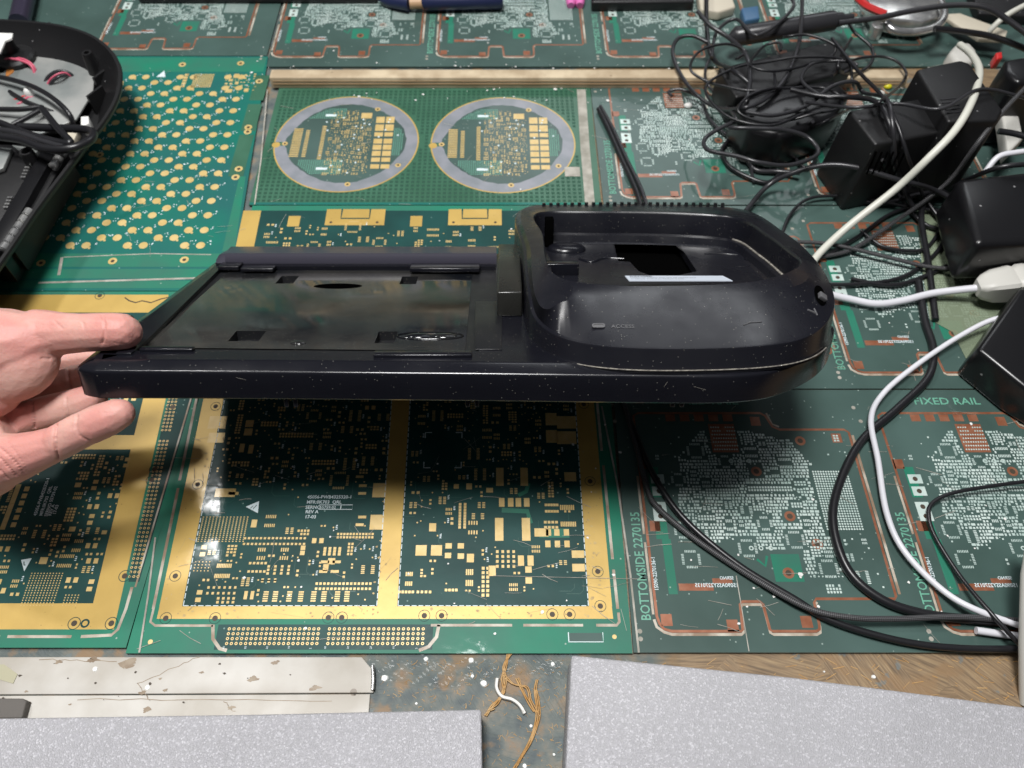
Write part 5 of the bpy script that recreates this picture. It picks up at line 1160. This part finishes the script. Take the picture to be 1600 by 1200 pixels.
m.build('vent_slots', M['cable_grey'], R)
R = block('power_adapter', 'satin black rounded power adapter at the right edge above the white plug', 'power adapter', [(1496,278),(1640,262),(1700,375),(1526,382)], 46, 10, 'glossadapter', .02, 5.0, AG)
R = block('black_case', 'glossy black case corner jutting in at the right edge below the white plug', 'case', [(1527,545),(1596,446),(1720,520),(1660,640),(1600,604)], 28, .3, 'glossadapter', .0, 3.0)
m = MB(); m.box((-12,-4,0),(12,4,1)) if False else None
# white mains plug
a, b = T(1526,450,15), T(1600,440,20); ax = (b-a).normalized(); sd = ax.cross(Vector((0,0,1))).normalized(); up = sd.cross(ax)
R = thing('mains_plug', 'white moulded plug with ridged grip, under the satin black adapter', 'plug', (a.x,a.y,2), None); m = MB(); rings = []
for (t, hw, hh) in ((0,4.5,4.5),(3,7,6.5),(9,9,8.5),(20,10,9.5),(23,9,8.5),(25,10,9.5),(30,10,9.5),(32,8.5,8),(34,8.5,8),(36,11,10),(60,11.5,10)):
    rings.append([a+ax*t+sd*hw*max(-1,min(1,1.35*cos(k*pi/10)))+up*hh*max(-1,min(1,1.35*sin(k*pi/10))) for k in range(20)])
m.loft(rings); m.build('body', M['offwhite'], R, smooth=40)
# scrap connector housings in the tangle
R = thing('barrel_plug', 'long round black barrel plug lying at the top of the tangle', 'plug', tuple(T(1220,45,20))); m = MB(); a, b = T(1145,58,22), T(1302,32,26); d = (b-a).normalized()
m.tube([a-d*4,a,a+d*3,b-d*1,b,b+d*1,b+d*8,b+d*9,b+d*18], 8, 20, rs=[2,6,8.3,8.3,8.3,6.5,5.8,4,3.2]); m.build('body', M['cable_grey'], R, smooth=40)
SG = 'black connector housings in the tangle'
R = block('connector_housing', 'long black connector housing with a ridged top, upper one in the tangle', 'connector', [(1122,106),(1305,62),(1335,100),(1300,118),(1150,152)], 30, 2, 'matte', .0, 2.0, SG)
m = MB()
for k in range(9): a = T(1150+k*17, 116-k*4.2, 26); m.box((-2,-5,0),(2,5,1.6), Matrix.Rotation(.35,3,'Z'), a)
m.build('ridges', M['cable_grey'], R)
R = block('connector_housing', 'rounded black connector housing with glossy rim, lower one in the tangle', 'connector', [(1150,158),(1205,136),(1305,122),(1330,145),(1305,182),(1225,212),(1172,200)], 34, 1, 'glossadapter', .05, 5, SG)
R = block('connector_housing', 'wide flat black housing hanging down at the bottom of the tangle', 'connector', [(1195,185),(1270,170),(1290,188),(1262,205),(1208,212)], 24, .5, 'matte', .1, 3, SG)
R = block('black_hub', 'black hub with a raised rounded lid at the far right edge', 'hub', [(1570,92),(1640,80),(1680,130),(1590,128),(1572,110)], 60, 2, 'glossadapter', .0, 4)
# scraps at the back right
R = block('plastic_scrap', 'cream folded plastic scrap behind the adapters', 'plastic scrap', [(1470,22),(1500,20),(1575,48),(1570,62),(1530,60)], 14, 10, 'cream', 0, 1)
R = block('plastic_scrap', 'off-white round plastic lump behind the largest adapter', 'plastic scrap', [(1484,80),(1496,66),(1515,64),(1528,78),(1522,95),(1498,100)], 16, 1, 'offwhite', .1, 4)
R = block('plastic_scrap', 'off-white torn plastic piece right of the largest adapter', 'plastic scrap', [(1556,135),(1600,138),(1590,165),(1600,215),(1575,240),(1568,190)], 30, 18, 'offwhite', .0, 2)
R = block('plastic_scrap', 'small red plastic block beside the cream cord', 'plastic scrap', [(1556,82),(1566,80),(1567,90),(1558,92)], 40, 30, 'red', 0, 1)
R = thing('metal_bracket', 'bright bent metal bracket with a red strip at the back of the bench', 'bracket', tuple(T(1420,30,0)))
m = MB(); m.tube(crom([T(1384,36,24),T(1398,48,22),T(1430,50,22),T(1462,42,24),T(1475,24,26),T(1470,5,26)],6), 3.6, 10); m.build('bent_arm', M['steel'], R, smooth=60)
m = MB(); m.prism(pl([(1350,-10),(1395,-20),(1470,-12),(1480,22),(1440,34),(1400,30),(1370,24)],20), 6, 20); m.build('plate', M['steel'], R, bevel=1.5)
m = MB(); m.tube(crom([T(1338,-5,24),T(1352,8,24),T(1368,16,24),T(1384,22,24)],5), 3.2, 6); m.build('red_strip', M['red'], R, smooth=30)
m = MB(); p = T(1372,40,12); m.loft([[Vector((p.x+6*cos(k*pi/4),p.y+6*sin(k*pi/4),z)) for k in range(8)] for z in (.5,13)]); m.build('nut', M['steel'], R, bevel=.6)
R = block('plastic_scrap', 'cream moulded plastic scrap at the top edge over the tangle', 'plastic scrap', [(1090,-15),(1140,-20),(1150,10),(1125,18),(1095,14)], 10, .5, 'cream', 0, 2)
R = block('plastic_scrap', 'small blue plastic scrap at the top of the tangle', 'plastic scrap', [(1158,12),(1185,8),(1188,28),(1164,32)], 8, .5, 'blue', 0, 1.5)
R = block('dark_case', 'black equipment case standing behind the bench at the top right corner', 'case', [(1500,-60),(1700,-60),(1700,30),(1530,20)], 10, .5, 'matte', 0, 2)
R = block('dark_case', 'flat black case along the very back of the bench centre', 'case', [(925,-60),(1085,-60),(1085,2),(925,3)], 10, .5, 'matte', 0, 2)
R = block('dark_case', 'thin black tray along the back edge left of the brush', 'case', [(215,-60),(590,-60),(590,-3),(215,-3)], 6, .5, 'matte', 0, 2)
m = MB()
for (u,v,r_,mt) in ((1389,136,1.6,0),(1375,145,3.2,1),(1398,148,3.4,1),(1385,152,2.4,1),(1172,205,2.4,0)):
    pass
for i,(u,v,col,lab_) in enumerate(((1387,136,'yellow','tiny yellow plastic bead by the wooden strip end'),(1171,204,'yellow','tiny yellow plastic chip under the tangle'),(1075,166,'paint_white','white glue blob on the copper board left of the tangle'),(1376,147,'offwhite','white crumb of plastic beside the yellow bead'))):
    p = T(u,v,1); m = MB(); m.loft([[Vector((p.x+r*cos(k*pi/6)*1.2,p.y+r*sin(k*pi/6),z)) for k in range(12)] for r,z in ((2.2,.2),(3,1.4),(2.4,3),(1,3.9))]); tag(m.build('plastic_bead' if col!='paint_white' else 'glue_blob', M[col], smooth=60), lab_, 'bead' if col != 'paint_white' else 'glue blob')
R = thing('white_grip', 'white round rod end rising at the bottom right edge over the cables', 'rod', tuple(T(1600,1050,-2))); m = MB(); m.tube([T(1610,1100,-2),T(1609,1010,16),T(1612,900,30),T(1622,840,34)], 5.0, 16); m.build('rod', M['offwhite'], R, smooth=60)

# top edge items
R = thing('paint_brush', 'worn navy handled brush with bare wood collar lying at the back edge', 'brush', tuple(T(700,5,0)))
m = MB(); m.tube([T(592,-2,6),T(612,2,7),T(640,5,8)], 5, 14, rs=[2,6,7.5]); m.build('bristle_end', M['navy'], R, smooth=50)
m = MB(); m.tube([T(640,5,8),T(662,4,8)], 6, 14, rs=[5.2,5.2]); m.build('wood_collar', M['bare_wood'], R, smooth=50)
m = MB(); m.tube([T(662,4,8),T(668,3,9),T(780,0,9),T(786,0,9)], 8, 14, rs=[6,8,8,6.5]); m.build('handle', M['navy'], R, smooth=50)
m = MB(); 
for (u,v) in ((892,4),(906,4)):
    m.tube([T(u,-12,4),T(u,2,4),T(u,9,3)], 5, 12, rs=[4,5,3.5])
tag(m.build('pink_clip', M['pink'], smooth=60), 'small bright pink clip at the back edge of the bench', 'clip')

# ------------------------------------------------------------------ open housing at left
R = thing('open_housing', 'black open device housing with metal plate and wiring inside, at the upper left', 'electronic device', (-380,500,.3))
rimpx = [(-330,26),(-150,26),(0,29),(60,33),(105,40),(145,54),(174,76),(189,103),(190,130),(182,158),(163,190),(137,222),(103,268),(60,325),(20,385),(-24,448),(-75,530),(-140,640),(-330,640)]
ro = [Vector((p[0],p[1])) for p in pl(rimpx, 46)]
ro = [Vector((p.x,p.y)) for p in crom([Vector((p.x,p.y,0)) for p in ro], 4, True)]
def Z(r, z): return [Vector((p.x,p.y,z)) for p in r]
m = MB(); m.loft([Z(inset(ro,42),.4), Z(inset(ro,40),3), Z(inset(ro,29),14), Z(inset(ro,13),30), Z(inset(ro,1.5),41), Z(ro,44.5), Z(inset(ro,.6),46), Z(inset(ro,3.0),46), Z(inset(ro,3.6),45), Z(inset(ro,9),36), Z(inset(ro,19),27), Z(inset(ro,30),16)], True, True)
shell = m.build('shell', M['matte'], R, smooth=40)
def slabpx(name, px_, zt, zb, mt, par=R, bev=.5): m = MB(); m.prism(pl(px_,zt), zb, zt); return m.build(name, M[mt], par, bevel=bev)
slabpx('metal_plate', [(-150,58),(20,60),(134,65),(147,120),(145,143),(119,186),(60,210),(-150,215)], 26, 24, 'metal')
slabpx('lower_chassis', [(-150,225),(35,226),(70,245),(60,270),(0,375),(-150,400)], 32, 8, 'matte')
slabpx('chassis_rail', [(64,235),(84,240),(-5,398),(-30,396)], 36, 8, 'glossadapter')
slabpx('chassis_rail', [(92,232),(106,240),(20,390),(4,384)], 30, 8, 'matte')
for (u,v,r0,r1_) in ((135,82,4.2,7.5),(4,58,6,8),(40,236,5,5)):
    p = T(u,v,44); m = MB(); m.loft([[Vector((p.x+r*cos(k*pi/10),p.y+r*sin(k*pi/10),z)) for k in range(20)] for r,z in ((r1_,8),(r0,42),(r0-.5,44),(r0-2,44),(r0-2,38))]); m.build('screw_post', M['matte'], R, smooth=40)
for (u,v) in ((160,118),(164,97),(151,146)):
    p = T(u,v,30); m = MB(); m.box((-1.0,-9,-16),(1.0,7,3), Matrix.Rotation(-.5,3,'Z'), p); m.build('stiffening_rib', M['matte'], R)
for k in range(3):
    p = T(52+k*14,48,34); m = MB(); m.box((-1.0,-8,-10),(1.0,3,6), None, p); m.build('stiffening_rib', M['cable_grey'], R)
# metal finger strips
for (u0,v0,u1,v1,n_) in ((4,392,48,328,6),(82,262,100,238,3)):
    for k in range(n_):
        t = (k+.5)/n_; p = T(u0+(u1-u0)*t, v0+(v1-v0)*t, 38); q = T(u0+(u1-u0)*(t+.01), v0+(v1-v0)*(t+.01), 38); an = atan2(q.y-p.y,q.x-p.x); L_ = (T(u1,v1,38)-T(u0,v0,38)).length/n_*.45
        m = MB(); m.tube([p + Vector((cos(an),sin(an),0))*x for x in (-L_,-L_*.8,L_*.8,L_)], 3.4, 10, rs=[2.6,3.4,3.4,2.6]); m.build('contact_spring', M['steel'], R, smooth=50)
for (u,v) in ((8,325),(35,278)):
    m = MB()
    for i in range(2):
        for j in range(4): p = T(u+i*4+j*2.2, v-j*5, 32.6); m.box((-.8,-.8,0),(.8,.8,1.2), None, p)
    m.build('socket_pins', M['steel'], R)
slabpx('metal_bracket', [(-60,226),(18,231),(5,262),(-60,285)], 36, 32.5, 'metal'); slabpx('metal_bracket', [(18,226),(60,232),(46,256),(34,240)], 37, 33, 'metal'); slabpx('metal_bracket', [(-60,170),(98,178),(92,196),(-60,205)], 24, 16, 'metal'); slabpx('metal_bracket', [(104,204),(122,204),(112,226)], 22, 16, 'cream')
m = MB(); p = T(0,52,46); m.prism(pl([(-40,50),(20,52),(18,60),(8,64),(0,82),(-40,84)],46.5), 45.2, 46.5); m.build('paper_tab', M['paint_white'], R)
m = MB(); m.prism(pl([(152,83),(165,88),(160,101),(150,94)],20), 17, 20); m.build('paper_tab', M['metal'], R)
m = MB(); m.prism(pl([(126,182),(138,181),(139,192),(134,195),(126,196)],30), 20, 30); m.build('white_connector', M['paint_white'], R, bevel=.6)
m = MB(); m.prism(pl([(0,98),(12,96),(14,106),(4,116),(-6,114)],26), 16, 26); m.build('coil', M['offwhite'], R, bevel=1); m = MB(); m.prism(pl([(10,102),(25,100),(20,112),(8,120)],27), 16, 27); m.build('coil_tape', M['orange'], R, bevel=.6)
p = T(34,104,20); m = MB(); m.loft([[Vector((p.x+r*cos(k*pi/12),p.y+r*sin(k*pi/12),z)) for k in range(24)] for r,z in ((15,24),(15,30),(13,32))]); m.build('motor', M['matte'], R, smooth=40)
p = T(45,144,28); m = MB(); m.loft([[Vector((p.x+r*cos(k*pi/8),p.y+r*sin(k*pi/8),z)) for k in range(16)] for r,z in ((3,22),(4,26),(3.4,30),(1.5,32))]); m.build('glue_blob', M['paint_white'], R, smooth=60)
slabpx('circuit_strip', [(-20,135),(40,130),(70,160),(-20,165)], 18, 16, 'mask_circle')
def wire(px_, r, mt, nm='wire'):
    m = MB(); m.tube(crom([T(*p) for p in px_], 8), r, 8); m.build(nm, M[mt], R, smooth=80)
wire([(0,98,28),(12,92,32),(30,94,32),(48,102,30),(55,118,24),(58,135,18)], 1.1, 'pinkwire'); wire([(6,97,28),(30,91,32),(50,100,30),(57,115,24),(59,130,18)], .8, 'pinkwire')
wire([(70,145,20),(72,125,26),(85,113,30),(100,111,30),(113,118,26),(112,126,20)], 1.4, 'cable_grey'); wire([(72,145,20),(76,128,27),(88,117,31),(102,114,30),(114,122,24)], .8, 'pinkwire'); wire([(75,142,20),(80,130,27),(92,120,31),(104,118,28)], 1.2, 'cable_grey')
wire([(20,164,22),(30,162,26),(45,152,26),(60,155,24)], .9, 'pinkwire'); wire([(10,160,22),(25,155,26),(40,150,26),(52,158,24)], .7, 'red')
wire([(-20,117,32),(20,125,34),(55,137,36),(85,155,38),(108,178,36),(116,200,26)], 2.0, 'cable')
wire([(20,75,22),(45,82,24),(60,95,22),(76,117,17)], 2.4, 'cable_grey')
wire([(15,143,28),(40,158,28),(70,170,26),(90,178,24)], 1.6, 'cable'); wire([(-20,170,32),(30,171,34),(66,168,34),(45,182,34),(20,195,34)], 2.0, 'cable')
wire([(-30,186,40),(0,192,42),(40,208,44),(90,222,46),(110,222,48),(90,200,46),(66,170,40)], 2.6, 'cable', 'power_cord')
wire([(-30,210,48),(30,218,50),(70,232,52),(110,232,54),(140,220,52),(146,208,48),(130,202,42),(80,200,36),(30,198,34)], 3.0, 'cable', 'power_cord')
wire([(-30,200,42),(20,206,46),(70,222,48),(100,230,50)], 2.2, 'cable_grey', 'power_cord')
m = MB(); m.tube([T(30,36,10),T(45,-30,10)], 9, 16); tag(m.build('metal_tube', M['darkmetal'], smooth=60), 'violet grey metal tube behind the open black housing', 'tube')
